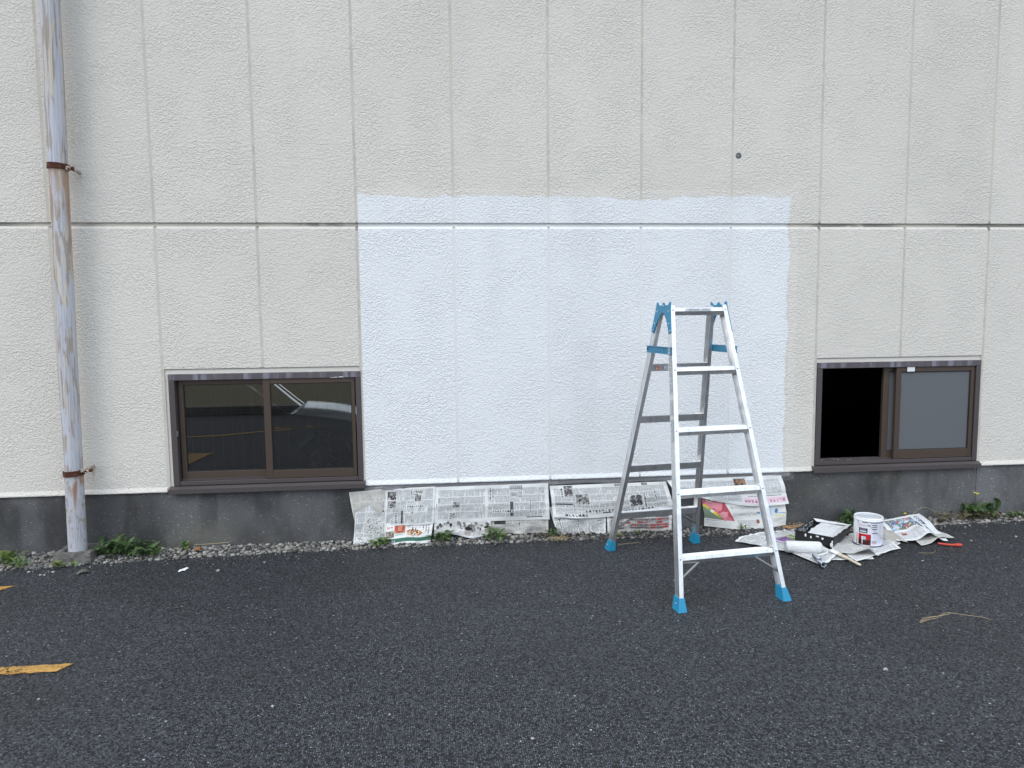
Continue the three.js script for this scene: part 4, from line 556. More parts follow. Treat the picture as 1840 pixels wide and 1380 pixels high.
// ---------------------------------------------------------------- painting things on the ground, at right
const flat = (label) => thing('newspaper', label, 'newspaper', [0, 0, 0], 0, 'newspapers spread on the asphalt');
const groundPage = (t, name, tl, tr, br, bl, tex, s, amp, fn, label) => { const w = wave(s, amp, amp * 0.5); return part(name, sheet(tl, tr, br, bl, 36, 30, (u, v) => [0, Math.max(0, w(u, v) + amp * 0.4) + (fn ? fn(u, v) : 0), 0]), paper(tex), t, label); };
{
  let t = flat('newspaper with a purple and green picture, spread under the tray and roller');
  groundPage(t, 'page', [4.275, 0.009, 0.18], [4.66, 0.009, 0.06], [4.62, 0.008, 0.64], [4.455, 0.007, 0.775], page(900, 800, 41, (c, r, w, h) => { broadsheet(c, r, w, h, { rows: 6, s: 6, heads: [[0.06, 0.06, 10, 0.025, 0], [0.1, 0.14, 9, 0.02, 0]] }); photo(c, r, w * 0.2, h * 0.22, w * 0.45, h * 0.16, ['#8d6f9a', '#6e4f84', '#a58fb5', '#5b3f70']); photo(c, r, w * 0.55, h * 0.2, w * 0.42, h * 0.3, ['#8aa05e', '#6e8a45', '#b3c08c', '#d3d7c8']); }), 41, 0.014);
  groundPage(t, 'page', [4.141, 0.006, 0.283], [4.3, 0.008, 0.17], [4.58, 0.01, 0.54], [4.40, 0.008, 0.56], page(700, 600, 42, (c, r, w, h) => broadsheet(c, r, w, h, { rows: 5, s: 5, heads: [[0.05, 0.04, 6, 0.04, 0]] })), 42, 0.012, (u, v) => 0.02 * Math.exp(-Math.pow((u - 0.45) / 0.22, 2)) * (1 - v) * 0.6);
  t = flat('newspaper lying under the paint can, reaching right along the asphalt');
  groundPage(t, 'page', [4.72, 0.012, 0.30], [5.13, 0.012, 0.2], [5.085, 0.009, 0.545], [4.68, 0.009, 0.74], page(900, 700, 43, (c, r, w, h) => { broadsheet(c, r, w, h, { rows: 5, s: 5, ink: 85 }); }), 43, 0.008);
  groundPage(t, 'page', [4.95, 0.006, 0.4], [5.15, 0.006, 0.36], [5.14, 0.007, 0.46], [4.86, 0.006, 0.66], page(600, 300, 44, (c, r, w, h) => { broadsheet(c, r, w, h, { rows: 2, s: 6, ink: 90 }); c.fillStyle = '#d9a055'; c.fillRect(w * 0.78, 0, w * 0.22, h * 0.35); }), 44, 0.006);
  t = flat('folded newspaper under the brush, smeared with white paint');
  groundPage(t, 'page', [4.72, 0.02, 0.44], [4.885, 0.028, 0.535], [4.83, 0.03, 0.66], [4.585, 0.016, 0.61], page(700, 500, 45, (c, r, w, h) => { broadsheet(c, r, w, h, { rows: 4, s: 5, ink: 105, paper: [205, 205, 202] }); c.fillStyle = '#eef1f3'; for (let k = 0; k < 40; k++) { c.globalAlpha = 0.8; c.beginPath(); c.ellipse(w * (0.5 + 0.3 * r()), h * (0.3 + 0.35 * r()), 20 * r() + 4, 8 * r() + 2, r() * 3, 0, 7); c.fill(); } c.globalAlpha = 1; }, [205, 205, 202]), 45, 0.008, (u, v) => 0.022 * sm(0.55, 1, u) * sm(0.2, 0.9, v));
  groundPage(t, 'fold', [4.885, 0.05, 0.535], [4.89, 0.03, 0.55], [4.84, 0.004, 0.69], [4.826, 0.054, 0.662], page(200, 300, 46, (c, r, w, h) => textBlock(c, r, 4, 4, w - 8, h - 8, 6, 110)), 46, 0.002);
  groundPage(t, 'page', [4.60, 0.008, 0.60], [4.84, 0.006, 0.6], [4.815, 0.006, 0.70], [4.56, 0.006, 0.69], page(600, 300, 47, (c, r, w, h) => broadsheet(c, r, w, h, { rows: 2, s: 6 })), 47, 0.004);
  // the lifted newspaper at the far right
  t = flat('buckled newspaper with a blue crowd picture and a bold headline strip, right of the can');
  const head = page(900, 900, 51, (c, r, w, h) => {
    c.fillStyle = '#e1e3e4'; c.fillRect(0, 0, w, h); photo(c, r, w * 0.1, h * 0.08, w * 0.62, h * 0.5, ['#6f7f6a', '#5f93c4', '#8fb8dc', '#c4726a', '#dfe6ea', '#3d5f8c', '#a9c9e6']);
    for (let k = 0; k < 130; k++) { c.fillStyle = ['#d7e3ee', '#6fa3d2', '#b56a5c', '#34507a', '#e8ebee'][r() * 5 | 0]; c.beginPath(); c.ellipse(w * (0.14 + 0.52 * r()), h * (0.12 + 0.42 * r()), 10, 14, 0, 0, 7); c.fill(); }
    c.fillStyle = '#3e4642'; c.beginPath(); c.ellipse(w * 0.66, h * 0.6, 34, 90, 0.1, 0, 7); c.fill(); c.fillStyle = '#e1e3e4'; c.fillRect(w * 0.74, 0, w * 0.26, h); c.fillRect(0, h * 0.62, w * 0.62, h * 0.38); textBlock(c, r, w * 0.05, h * 0.66, w * 0.55, h * 0.28, 8, 110); photo(c, r, w * 0.2, h * 0.68, w * 0.1, h * 0.1, ['#a8553f', '#7b3b30', '#d2b49d']);
    glyphs(c, 'の次現場', w * 0.785, h * 0.06, 84, 0, 88, '#2b3163', 0.13); glyphs(c, '、', w * 0.85, h * 0.06 + 352, 60, 0, 0, '#2b3163', 0.16); glyphs(c, '全員全力で挑む', w * 0.785, h * 0.06 + 378, 62, 0, 65, '#2b3163', 0.13); c.fillStyle = '#9aa0a6'; c.fillRect(w * 0.965, h * 0.04, 4, h * 0.9);
  });
  const lift = (u, v) => 0.05 * Math.exp(-Math.pow((u - 0.5 - 0.12 * v) / 0.17, 2)) * sm(0.1, 0.8, v) + 0.012 * Math.exp(-Math.pow((v - 0.35) / 0.2, 2));
  groundPage(t, 'front_page', [5.2, 0.05, 0.12], [5.59, 0.05, -0.005], [5.45, 0.014, 0.47], [5.14, 0.012, 0.43], head, 51, 0.01, lift);
  groundPage(t, 'inner_page', [5.08, 0.052, 0.22], [5.22, 0.052, 0.1], [5.19, 0.012, 0.46], [5.08, 0.01, 0.38], page(400, 500, 52, (c, r, w, h) => broadsheet(c, r, w, h, { rows: 4, ink: 110, paper: [188, 184, 172] }), [188, 184, 172]), 52, 0.012, (u, v) => 0.03 * (1 - u) * (1 - v));
  groundPage(t, 'inner_page', [5.28, 0.03, 0.3], [5.5, 0.03, 0.22], [5.545, 0.012, 0.40], [5.235, 0.008, 0.52], page(400, 400, 53, (c, r, w, h) => { broadsheet(c, r, w, h, { rows: 3, ink: 110, paper: [198, 195, 183] }); c.fillStyle = '#8fa88a'; c.fillRect(w * 0.7, h * 0.3, w * 0.3, h * 0.1); }, [205, 203, 194]), 53, 0.006, (u, v) => 0.028 * Math.exp(-Math.pow((u - 0.55) / 0.2, 2)) * sm(0.2, 1, v));
}
tag(part('cardboard_piece', boxUV(box(-0.09, 0.006, -0.04, 0.09, 0.010, 0.05).rotateY(0.3).translate(4.66, 0.012, 0.03)), std({ color: lin(0.42, 0.24, 0.11), roughness: 0.9, bumpMap: rep(grainB, 3, 3), bumpScale: 0.002 }), scene), 'piece of brown cardboard behind the paint tray', 'cardboard');

M.black = std({ color: lin(0.012, 0.012, 0.013), roughness: 0.38 });
const wetMap = dataTex(256, 256, (u, v, c) => { c[0] = c[1] = c[2] = fbm(u, v, 8, 3, 4); });
M.paint = phy({ color: lin(0.9, 0.91, 0.92), roughness: 0.3, clearcoat: 0.4, clearcoatRoughness: 0.2, bumpMap: wetMap, bumpScale: 0.003 });
M.speck = std({ map: dataTex(256, 256, (u, v, c) => { const k = sm(0.56, 0.64, fbm(u, v, 16, 7, 3)); c[0] = mix(0.12, 0.88, k); c[1] = mix(0.12, 0.9, k); c[2] = mix(0.125, 0.92, k); }, true), roughness: 0.5 });
{ // tray: local x across (A to B), z from the deep front to the shallow back
  const A = V(4.516, 0, 0.331), B = V(4.674, 0, 0.503), D = V(4.762, 0, 0.128), t = thing('paint_tray', 'black paint tray holding wet white paint, lying on the newspapers', 'paint tray', [A.x, 0.016, A.z]);
  const X = B.clone().sub(A), W = X.length(); X.normalize(); const Z = V(X.z, 0, -X.x); const L = 0.325; // Z points to the back right
  const m = new THREE.Matrix4().makeBasis(X, V(0, 1, 0), Z); const put = (g) => { g.applyMatrix4(m); if (m.determinant() < 0) flip(g); return g; };
  const e = 0.004, H = 0.064, side = [[0, 0], [0.1, 0], [0.28, 0.03], [L, 0.044], [L, H], [0, H]];
  const ss = (x0, x1) => prism(side, 'x', x0, x1);
  const shell = [put(ss(0, e)), put(ss(W - e, W)), put(box(e, 0.0, 0, W - e, H, e)), put(box(e, 0.042, L - e, W - e, H, L)), put(box(e, 0, e, W - e, 0.004, 0.1)), put(prism([[0.1, 0], [0.28, 0.03], [L - e, 0.043], [L - e, 0.047], [0.28, 0.034], [0.1, 0.004]], 'x', e, W - e))];
  part('shell', shell, M.black, t);
  part('lip', [put(box(-0.006, H - 0.003, -0.006, W + 0.006, H + 0.001, 0.0)), put(box(-0.006, H - 0.003, 0.0, 0, H + 0.001, L + 0.006)), put(box(W, H - 0.003, 0, W + 0.006, H + 0.001, L + 0.006)), put(box(0, H - 0.003, L, W, H + 0.001, L + 0.012))], M.black, t);
  for (const x of [0.006, W - 0.03]) part('leg', put(box(x, 0, L - 0.018, x + 0.024, 0.044, L - 0.004, 0.003)), M.black, t);
  part('paint', put(sheet([0.045, 0.05, L - e], [W - e, 0.05, L - e], [W - e, 0.046, 0.012], [0.05, 0.046, 0.012], 30, 40, (u, v) => [u < 0.2 ? 0.018 * (vn(v * 7, 1, 9, 9, 3) - 0.2) * (1 - u / 0.2) : 0, 0.003 * (vn(u * 5, v * 7, 99, 99, 4) - 0.5) + 0.012 * (1 - v) * 0.6 + 0.012 * sm(0.75, 1, u), 0])), M.paint, t, 'pool of wet white paint');
  part('inner_side', put(box(e, 0.012, 0.014, e + 0.002, H + 0.0005, L - 0.01)), M.speck, t, 'black inner side spattered with paint');
  part('paint_film', put(sheet([-0.004, H + 0.0035, L + 0.01], [W + 0.004, H + 0.0035, L + 0.01], [W - 0.01, H + 0.002, L - 0.02], [0.03, H - 0.006, L - 0.025], 20, 4, (u, v) => [0, 0.002 * vn(u * 9, v * 3, 99, 9, 6), 0])), M.paint, t, 'paint over the back rim');
  part('paint_film', put(sheet([W - 0.012, H + 0.0032, L - 0.01], [W + 0.004, H + 0.0032, L - 0.02], [W + 0.004, H + 0.0028, 0.0], [W - 0.02, H + 0.001, 0.005], 4, 30, (u, v) => [u > 0.5 ? -0.009 * vn(v * 12, 2, 99, 9, 8) : 0, 0, 0])), M.paint, t, 'paint over the right rim');
  const drip = (x, y, w, h) => put(new THREE.SphereGeometry(1, 10, 8).scale(w, h, 0.0025).translate(x, y, -0.001));
  for (const [x, y, w, h] of [[0.065, 0.047, 0.006, 0.012], [0.098, 0.04, 0.005, 0.008], [0.137, 0.052, 0.011, 0.005], [0.168, 0.044, 0.007, 0.007], [0.222, 0.014, 0.009, 0.016], [0.226, 0.034, 0.004, 0.01]]) part('paint_drip', drip(x, y, w, h), M.paint, t);
}
{ // can
  const t = thing('paint_can', 'white paint can with red and maroon label and paint runs', 'paint can', [4.935, 0.014, 0.44]);
  const R = 0.083, Hc = 0.176, lab = canvas(1024, 512, (c, w, h) => { // angle 0..360 along x, seam at the back
    c.fillStyle = '#dcdde6'; c.fillRect(0, 0, w, h); const r = rnd(9), X = (a) => w * a;
    c.fillStyle = '#a9abc0'; for (let k = 0; k < 26; k++) c.fillRect(X(0.575), 70 + k * 15, X(0.14) * (0.6 + 0.4 * r()), 5); c.fillStyle = '#2d2f3d'; for (const y of [66, 104, 150, 236, 410]) { c.fillRect(X(0.565), y, 60, 16); } c.fillStyle = '#b23a3a'; c.fillRect(X(0.565), 450, 54, 12);
    c.fillStyle = '#b8474b'; for (let k = 0; k < 6; k++) { c.fillRect(X(0.415) + k * 17, 92, 11, 4); c.fillRect(X(0.415) + k * 17 + 3, 82, 4, 30); } c.fillStyle = '#22232c'; c.fillRect(X(0.42), 150, 100, 100); c.fillStyle = '#8f90a2'; for (let k = 0; k < 6; k++) c.fillRect(X(0.432), 160 + k * 14, 70, 7); c.fillStyle = '#dcdde6'; c.fillRect(X(0.43), 205, 78, 22);
    c.fillStyle = '#c01a22'; c.fillRect(X(0.385), 270, X(0.17), 116); c.fillStyle = '#48191d'; c.fillRect(X(0.385), 386, X(0.17), 110); c.fillStyle = '#17171d'; c.fillRect(X(0.548), 300, 8, 196); c.fillStyle = '#dfe0e8'; c.fillRect(X(0.452), 310, 52, 84); c.fillStyle = '#2c2d38'; for (const y of [310, 345, 378, 400]) c.fillRect(X(0.44), y, 66, 12); c.fillStyle = '#17181e'; c.fillRect(X(0.515), 84, 16, 16); c.fillRect(X(0.535), 84, 16, 16);
    c.fillStyle = '#f2f4f6'; for (const [x, y, ww, hh] of [[0.40, 180, 16, 330], [0.36, 20, 30, 480], [0.345, 0, 26, 512], [0.458, 330, 9, 150]]) { c.beginPath(); c.roundRect ? c.roundRect(X(x), y, ww, hh, ww / 2) : c.rect(X(x), y, ww, hh); c.fill(); }
    c.fillRect(X(0.30), 0, X(0.055), h); c.fillStyle = '#1e2040'; c.fillRect(X(0.4), 22, X(0.35), 14); c.fillRect(X(0.41), 30, 34, 12); c.fillStyle = '#f2f4f6'; c.beginPath(); c.ellipse(X(0.435), 26, 24, 18, 0, 0, 7); c.fill();
  });
  lab.wrapS = THREE.RepeatWrapping;
  const body = new THREE.CylinderGeometry(R, R, Hc - 0.022, 64, 1, true); body.rotateY(Math.PI - 0.72); body.translate(0, 0.006 + (Hc - 0.022) / 2, 0);
  part('body', body, std({ map: lab, roughness: 0.35 }), t);
  const tin = std({ color: lin(0.8, 0.83, 0.88), roughness: 0.3, metalness: 0.3 }), lathe = (p, n = 64) => new THREE.LatheGeometry(p.map((q) => new THREE.Vector2(...q)), n);
  part('bottom_rim', lathe([[R - 0.004, 0], [R + 0.002, 0.001], [R + 0.0025, 0.004], [R, 0.007]]), std({ color: lin(0.06, 0.065, 0.14), roughness: 0.4 }), t);
  part('top_rim', lathe([[R, Hc - 0.02], [R + 0.003, Hc - 0.018], [R + 0.003, Hc - 0.012], [R - 0.001, Hc - 0.01], [R + 0.001, Hc - 0.004], [R - 0.001, Hc], [R - 0.006, Hc], [R - 0.008, Hc - 0.004]]), M.paint, t);
  part('lid', lathe([[R - 0.008, Hc - 0.004], [R - 0.012, Hc - 0.007], [R - 0.016, Hc - 0.002], [R - 0.02, Hc - 0.006], [R - 0.03, Hc - 0.006], [R - 0.032, Hc - 0.002], [R - 0.038, Hc - 0.002], [R - 0.04, Hc - 0.005], [0.022, Hc - 0.005], [0.02, Hc - 0.003], [0.0001, Hc - 0.003]]), tin, t);
  const ca = (a, y, r = R + 0.0022) => [Math.sin(a) * r, y, Math.cos(a) * r];
  part('ear', new THREE.SphereGeometry(0.008, 12, 8).scale(1, 1, 0.4).rotateY(-0.5).translate(...ca(-0.5, Hc - 0.032)), tin, t);
  part('handle', tube([ca(-0.5, Hc - 0.034), ca(-0.28, Hc - 0.06, R + 0.004), ca(0.05, 0.09, R + 0.006), ca(0.38, 0.065, R + 0.008), ca(0.75, 0.045, R + 0.01)], 0.0013, 30, 6), M.steel, t);
}
const nap = dataTex(512, 256, (u, v, c) => { c[0] = c[1] = c[2] = fbm(u, v, 60, 3, 3); });
{
  const a = [4.352, 0.046, 0.527], b = [4.556, 0.046, 0.576], t = thing('paint_roller', 'white paint roller with a smeared grey tube handle', 'paint roller', [a[0], 0, a[2]]), mv = (g) => g.translate(-a[0], 0, -a[2]);
  const A = V(...a), B = V(...b), d = B.clone().sub(A), L = d.length(); d.normalize(); const q = new THREE.Quaternion().setFromUnitVectors(V(0, 1, 0), d);
  const lat = new THREE.LatheGeometry([[0.020, 0.004], [0.022, 0], [0.031, 0.001], [0.035, 0.008], [0.0355, L * 0.5], [0.035, L - 0.012], [0.029, L - 0.001], [0.021, L], [0.02, L - 0.004]].map((p) => new THREE.Vector2(...p)), 48);
  lat.applyQuaternion(q).translate(...a); part('sleeve', mv(lat), std({ color: lin(0.8, 0.8, 0.79), roughness: 0.95, bumpMap: nap, bumpScale: 0.006 }), t);
  const core = new THREE.CircleGeometry(0.021, 24).rotateX(-Math.PI / 2).applyQuaternion(q); part('core', mv(merge([core.clone().translate(a[0] + d.x * 0.004, a[1], a[2] + d.z * 0.004), core.clone().translate(b[0] - d.x * 0.004, b[1], b[2] - d.z * 0.004)])), M.paint, t);
  part('frame', mv(tube([b, [b[0] + 0.015, 0.044, b[2] + 0.01], [b[0] + 0.01, 0.035, b[2] + 0.05], [b[0] - 0.04, 0.03, b[2] + 0.07], [4.472, 0.027, 0.65]], 0.0035, 24, 8)), M.paint, t);
  const grip = std({ map: dataTex(128, 256, (u, v, c) => { const k = sm(0.5, 0.6, fbm(u, v, 10, 4, 3)) * sm(0.0, 0.4, v); c[0] = mix(0.36, 0.8, k); c[1] = mix(0.39, 0.82, k); c[2] = mix(0.44, 0.86, k); }, true), roughness: 0.45 });
  const h0 = [4.474, 0.03, 0.645], h1 = [4.446, 0.024, 0.802];
  const hd = V(h1[0] - h0[0], h1[1] - h0[1], h1[2] - h0[2]), hl = hd.length(); const hq = new THREE.Quaternion().setFromUnitVectors(V(0, 1, 0), hd.normalize());
  part('handle', mv(new THREE.LatheGeometry([[0.0001, 0], [0.014, 0], [0.0155, 0.004], [0.0155, hl * 0.6], [0.0165, hl * 0.62], [0.0165, hl], [0.0115, hl], [0.0115, hl - 0.03], [0.0001, hl - 0.03]].map((p) => new THREE.Vector2(...p)), 24).applyQuaternion(hq).translate(...h0)), grip, t);
}
{
  const a = [4.617, 0.03, 0.606], t = thing('paint_brush', 'paint brush with white loaded bristles and a pale wooden handle', 'paint brush', a), d = V(4.664 - a[0], -0.016, 0.80 - a[2]).normalize(), q = new THREE.Quaternion().setFromUnitVectors(V(0, 1, 0), d), put = (g) => g.applyQuaternion(q);
  const flatL = (p, k, n = 20) => new THREE.LatheGeometry(p.map((o) => new THREE.Vector2(...o)), n).scale(1, 1, k);
  const br = flatL([[0.0001, -0.012], [0.014, -0.010], [0.0235, -0.004], [0.0225, 0.02], [0.018, 0.046]], 0.5, 24); { const p = br.attributes.position; for (let i = 0; i < p.count; i++) { const k = hash(i, 2, 3) * 0.009 * sm(0.02, -0.01, p.getY(i)); p.setY(i, p.getY(i) - k); } br.computeVertexNormals(); }
  part('bristles', put(br), M.paint, t);
  part('ferrule', put(flatL([[0.0185, 0.044], [0.019, 0.048], [0.0185, 0.052], [0.019, 0.056], [0.016, 0.066], [0.0001, 0.068]], 0.55)), std({ color: lin(0.62, 0.58, 0.48), roughness: 0.5 }), t);
  part('handle', put(flatL([[0.0001, 0.06], [0.015, 0.062], [0.0125, 0.085], [0.0085, 0.12], [0.0095, 0.16], [0.0105, 0.19], [0.0085, 0.202], [0.0001, 0.206]], 0.7)), std({ color: lin(0.66, 0.58, 0.44), roughness: 0.5, bumpMap: rep(aluB, 1, 1), bumpScale: 0.0006 }), t);
}
{
  const pts = [[5.365, 0.012, 0.492], [5.375, 0.0115, 0.499], [5.39, 0.011, 0.51], [5.425, 0.012, 0.532], [5.462, 0.018, 0.556]], t = thing('red_handle', 'orange red plastic tool handle sticking out from under the buckled newspaper', 'tool handle', [5.385, 0, 0.506]);
  const g = tube(pts, 0.0074, 40, 12), p = g.attributes.position; const C2 = new THREE.CatmullRomCurve3(pts.map((q) => V(...q)));
  for (let i = 0; i < p.count; i++) { const s = Math.floor(i / 13) / 40, c = C2.getPointAt(s), k = mix(0.9, 1, s) + 0.55 * sm(0.72, 0.9, s) * sm(1.02, 0.95, s); p.setXYZ(i, c.x + (p.getX(i) - c.x) * k, Math.max(0.0015, c.y + (p.getY(i) - c.y) * k), c.z + (p.getZ(i) - c.z) * k); }
  g.computeVertexNormals(); g.translate(-5.385, 0, -0.506);
  const m = std({ color: lin(0.55, 0.06, 0.035), roughness: 0.42 }); part('grip', g, m, t); part('end_cap', new THREE.SphereGeometry(0.01, 14, 10).translate(5.464 - 5.385, 0.018, 0.558 - 0.506), m, t);
}

// ---------------------------------------------------------------- gravel strip along the wall
const edgeZ = (x) => { const k = [[-0.6, 0.235], [-0.29, 0.226], [0.31, 0.178], [0.71, 0.14], [1.6, 0.1], [2.66, 0.092], [3.39, 0.105], [4.13, 0.128], [4.89, 0.143], [5.72, 0.09], [6.31, 0.075], [7.2, 0.07]]; for (let i = 1; i < k.length; i++) if (x < k[i][0]) return mix(k[i - 1][1], k[i][1], (x - k[i - 1][0]) / (k[i][0] - k[i - 1][0])); return 0.07; };
const stoneCol = [[0.30, 0.285, 0.26], [0.2, 0.195, 0.185], [0.36, 0.345, 0.31], [0.13, 0.127, 0.122], [0.26, 0.235, 0.205], [0.44, 0.425, 0.4], [0.085, 0.083, 0.082]];
const stoneB = dataTex(256, 256, (u, v, c, i, j) => { const k = 0.75 + 0.5 * (fbm(u, v, 10, 3, 4) - 0.5) + 0.12 * (hash(i, j, 3) - 0.5); c[0] = c[1] = c[2] = k; }, true);
M.stones = stoneCol.map((c) => std({ color: lin(...c.map((q) => q * 1.65)), map: stoneB, roughness: 0.9 }));
const stoneGeo = [0, 1, 2, 3, 4, 5, 6].map((s) => { const g = mergeVertices(new THREE.IcosahedronGeometry(1, 1).deleteAttribute('normal').deleteAttribute('uv')), p = g.attributes.position, v = V(); for (let i = 0; i < p.count; i++) { v.fromBufferAttribute(p, i); const k = 0.7 + 0.6 * hash(i, s, 4); p.setXYZ(i, v.x * k * 1.2, v.y * k * 0.66, v.z * k * 0.88); } g.computeVertexNormals(); const uv = []; for (let i = 0; i < p.count; i++) uv.push(p.getX(i) * 0.5, p.getZ(i) * 0.5); g.setAttribute('uv', new THREE.Float32BufferAttribute(uv, 2)); return g; });
{
  const soil = sheet([-1.2, 0.022, -0.003], [7.2, 0.022, -0.003], [7.2, 0.003, 0.0], [-1.2, 0.003, 0.0], 300, 5, (u, v) => { const x = mix(-1.2, 7.2, u); return [0, 0.008 * (vn(u * 160, v * 3, 999, 99, 3) - 0.4) * (1 - v), v * (edgeZ(x) - 0.004 + 0.018 * (vn(u * 200, 2, 999, 9, 4) - 0.5))]; });
  const bed = struct('gravel_bed', boxUV(soil), std({ map: rep(dataTex(512, 512, (u, v, c, i, j) => { const k = 0.2 + 0.22 * fbm(u, v, 50, 3, 3) + 0.1 * (hash(i, j, 4) - 0.5); c[0] = k * 1.04; c[1] = k; c[2] = k * 0.95; }, true), 3, 3), bumpMap: rep(grainB, 3, 3), bumpScale: 0.01, roughness: 1 }), 'strip of loose gravel between the plinth and the asphalt');
  const r = rnd(77), list = [];
  for (let k = 0; k < 11000; k++) { const x = -0.62 + 7.2 * r(), e = edgeZ(x), zz = r() * (e + 0.012), big = (x > 5.3 || x < 0.25) ? 1.2 : (x > 0.6 && x < 3) ? 1.05 : 0.9, R = big * (0.0036 + 0.0105 * Math.pow(r(), 2.6) + (r() < 0.04 ? 0.006 * r() : 0)); list.push([x, zz, R, r(), r(), r(), r()]); }
  for (let k = 0; k < 900; k++) { const x = -0.62 + 7.2 * r(), q = Math.pow(r(), 2.5) * 0.26; list.push([x, edgeZ(x) + 0.008 + q, (0.0018 + 0.0036 * Math.pow(r(), 3)) * (q > 0.1 ? 0.8 : 1), r() * 0.6 + 0.3, r(), r(), r()]); } // strays on the asphalt
  // big stones first, and nothing stands inside another of its size
  list.sort((a, b) => b[2] - a[2]); const kept = [], cell = new Map();
  for (const s of list) { const ci = Math.floor(s[0] / 0.05), cj = Math.floor(s[1] / 0.05); let ok = true; for (let a = -1; a <= 1 && ok; a++) for (let b = -1; b <= 1 && ok; b++) for (const o of cell.get(ci + a + ',' + (cj + b)) ?? []) if (Math.hypot(o[0] - s[0], o[1] - s[1]) < (o[2] + s[2]) * 0.78) { ok = false; break; } if (!ok) continue; kept.push(s); const key = ci + ',' + cj; if (!cell.has(key)) cell.set(key, []); cell.get(key).push(s); }
  const vis = kept.filter((s) => s[0] > -0.36 && s[0] < 6.4), big = new Set(vis.slice(0, 295)), rest = [];
  const matFor = (s) => { const pale = s[0] > 5.2 ? 0.1 : s[0] < 1.6 ? 0.05 : (s[0] > 2.85 && s[0] < 5) ? -0.22 : 0; const k = clamp(s[3] + pale, 0, 0.999); return M.stones[k < 0.13 ? 6 : k < 0.3 ? 3 : k < 0.5 ? 1 : k < 0.66 ? 4 : k < 0.82 ? 0 : k < 0.93 ? 2 : 5]; };
  const pose = (o, s) => { const e = edgeZ(s[0]); o.position.set(s[0], 0.022 * clamp(1 - s[1] / e) + s[2] * 0.42, Math.max(s[1], s[2] * 0.9)); o.rotation.set((s[4] - 0.5) * 0.7, s[5] * 6.28, (s[6] - 0.5) * 0.7); o.scale.setScalar(s[2]); };
  for (const s of kept) if (big.has(s)) { const m = part('stone', stoneGeo[Math.floor(s[6] * 6.99)], matFor(s), bed); pose(m, s); } else rest.push(s);
  const o = new THREE.Object3D(), groups = new Map(); for (const s of rest) { const key = matFor(s); if (!groups.has(key)) groups.set(key, []); groups.get(key).push(s); }
  let gi = 0; for (const [mat, ss] of groups) { const im = new THREE.InstancedMesh(stoneGeo[gi++ % 7], mat, ss.length); im.name = 'gravel'; im.userData.kind = 'stuff'; ss.forEach((s, i) => { pose(o, s); o.updateMatrix(); im.setMatrixAt(i, o.matrix); }); bed.add(im); }
}
{ // dark leaf litter caught in the gravel between the papers
  const t = thing('leaf_litter', 'dark dead leaves caught in the gravel below the gap between taped newspapers', 'dead leaves', [3.08, 0.018, 0.05], 0), r = rnd(61), ms = [lin(0.03, 0.026, 0.02), lin(0.06, 0.05, 0.035), lin(0.1, 0.075, 0.05)].map((c) => std({ color: c, roughness: 0.95 }));
  for (let k = 0; k < 40; k++) { const m = part('leaf', sheet([-0.5, 0, -0.25], [0.5, 0.1, -0.2], [0.45, 0, 0.25], [-0.4, 0.1, 0.2], 5, 4, (u, v) => [0, 0.35 * Math.sin(3 * u + k) * Math.sin(2.6 * v), 0.1 * Math.sin(u * 5)]), ms[k % 3], t); const s = 0.012 + 0.022 * r(); m.scale.set(s, s, s); m.position.set((r() - 0.5) * 0.42, 0.004 + 0.012 * r(), (r() - 0.4) * 0.06); m.rotation.set((r() - 0.5) * 1.2, r() * 6.28, (r() - 0.5) * 1.2); }
}
// single pebbles and litter on the asphalt
const pebble = (x, z, R, k, label, m, name = 'pebble') => { const t = part(name, stoneGeo[k % 7], m, scene); t.position.set(x, R * 0.5, z); t.rotation.y = k * 1.3; t.scale.setScalar(R); tag(t, label, name === 'pebble' ? 'pebble' : 'stone', 'loose pebbles on the asphalt'); };
const pw = std({ color: lin(0.72, 0.72, 0.7), map: stoneB, roughness: 0.7 });
for (const a of [[1.0, 0.407, 0.011, 1, 'round tan pebble below the left window', M.stones[2]], [-0.098, 0.287, 0.009, 2, 'oval white pebble left of the drain box', pw], [-0.003, 0.345, 0.008, 3, 'left one of a close pair of white pebbles', pw], [0.02, 0.348, 0.007, 4, 'right one of a close pair of white pebbles', pw], [0.045, 0.304, 0.008, 5, 'white pebble just in front of the drain box', pw], [1.659, 1.926, 0.006, 6, 'bright white pebble in the middle of the foreground asphalt', pw], [4.082, 1.93, 0.0085, 0, 'pale grey angular pebble on the asphalt, nearest the lower right corner', M.stones[5]], [0.748, 1.769, 0.005, 1, 'small white pebble below the orange line', pw], [2.6, 2.239, 0.0055, 2, 'small pale pebble at the very bottom of the asphalt', M.stones[5]], [3.363, 1.487, 0.004, 3, 'tiny white pebble before the front left foot of the ladder', pw], [5.626, 0.443, 0.006, 4, 'white pebble right of the red handle', pw], [5.962, 0.406, 0.008, 5, 'flat pale pebble beyond the red handle at the right edge', M.stones[5]], [5.85, 0.143, 0.007, 6, 'white pebble in front of the brown clover', pw], [1.23, 0.286, 0.006, 0, 'white chip on the asphalt under the left window sill', pw], [2.1, 2.033, 0.005, 1, 'grey chip in the foreground, right of the bright white pebble', M.stones[2]], [5.08, 0.75, 0.005, 2, 'white chip below the newspaper under the can', pw], [3.55, 0.87, 0.005, 4, 'white chip inside the ladder legs', pw]]) pebble(...a);
tag(part('paper_scrap', sheet([0.775, 0.005, 0.40], [0.806, 0.01, 0.355], [0.822, 0.004, 0.362], [0.79, 0.006, 0.405], 8, 5, (u, v) => [0.006 * (vn(u * 5, v * 3, 9, 9, 3) - 0.5), 0.012 * vn(u * 4, v * 3, 9, 9, 4), 0]), M.white, scene), 'crumpled white scrap on the asphalt below the left window', 'paper scrap');
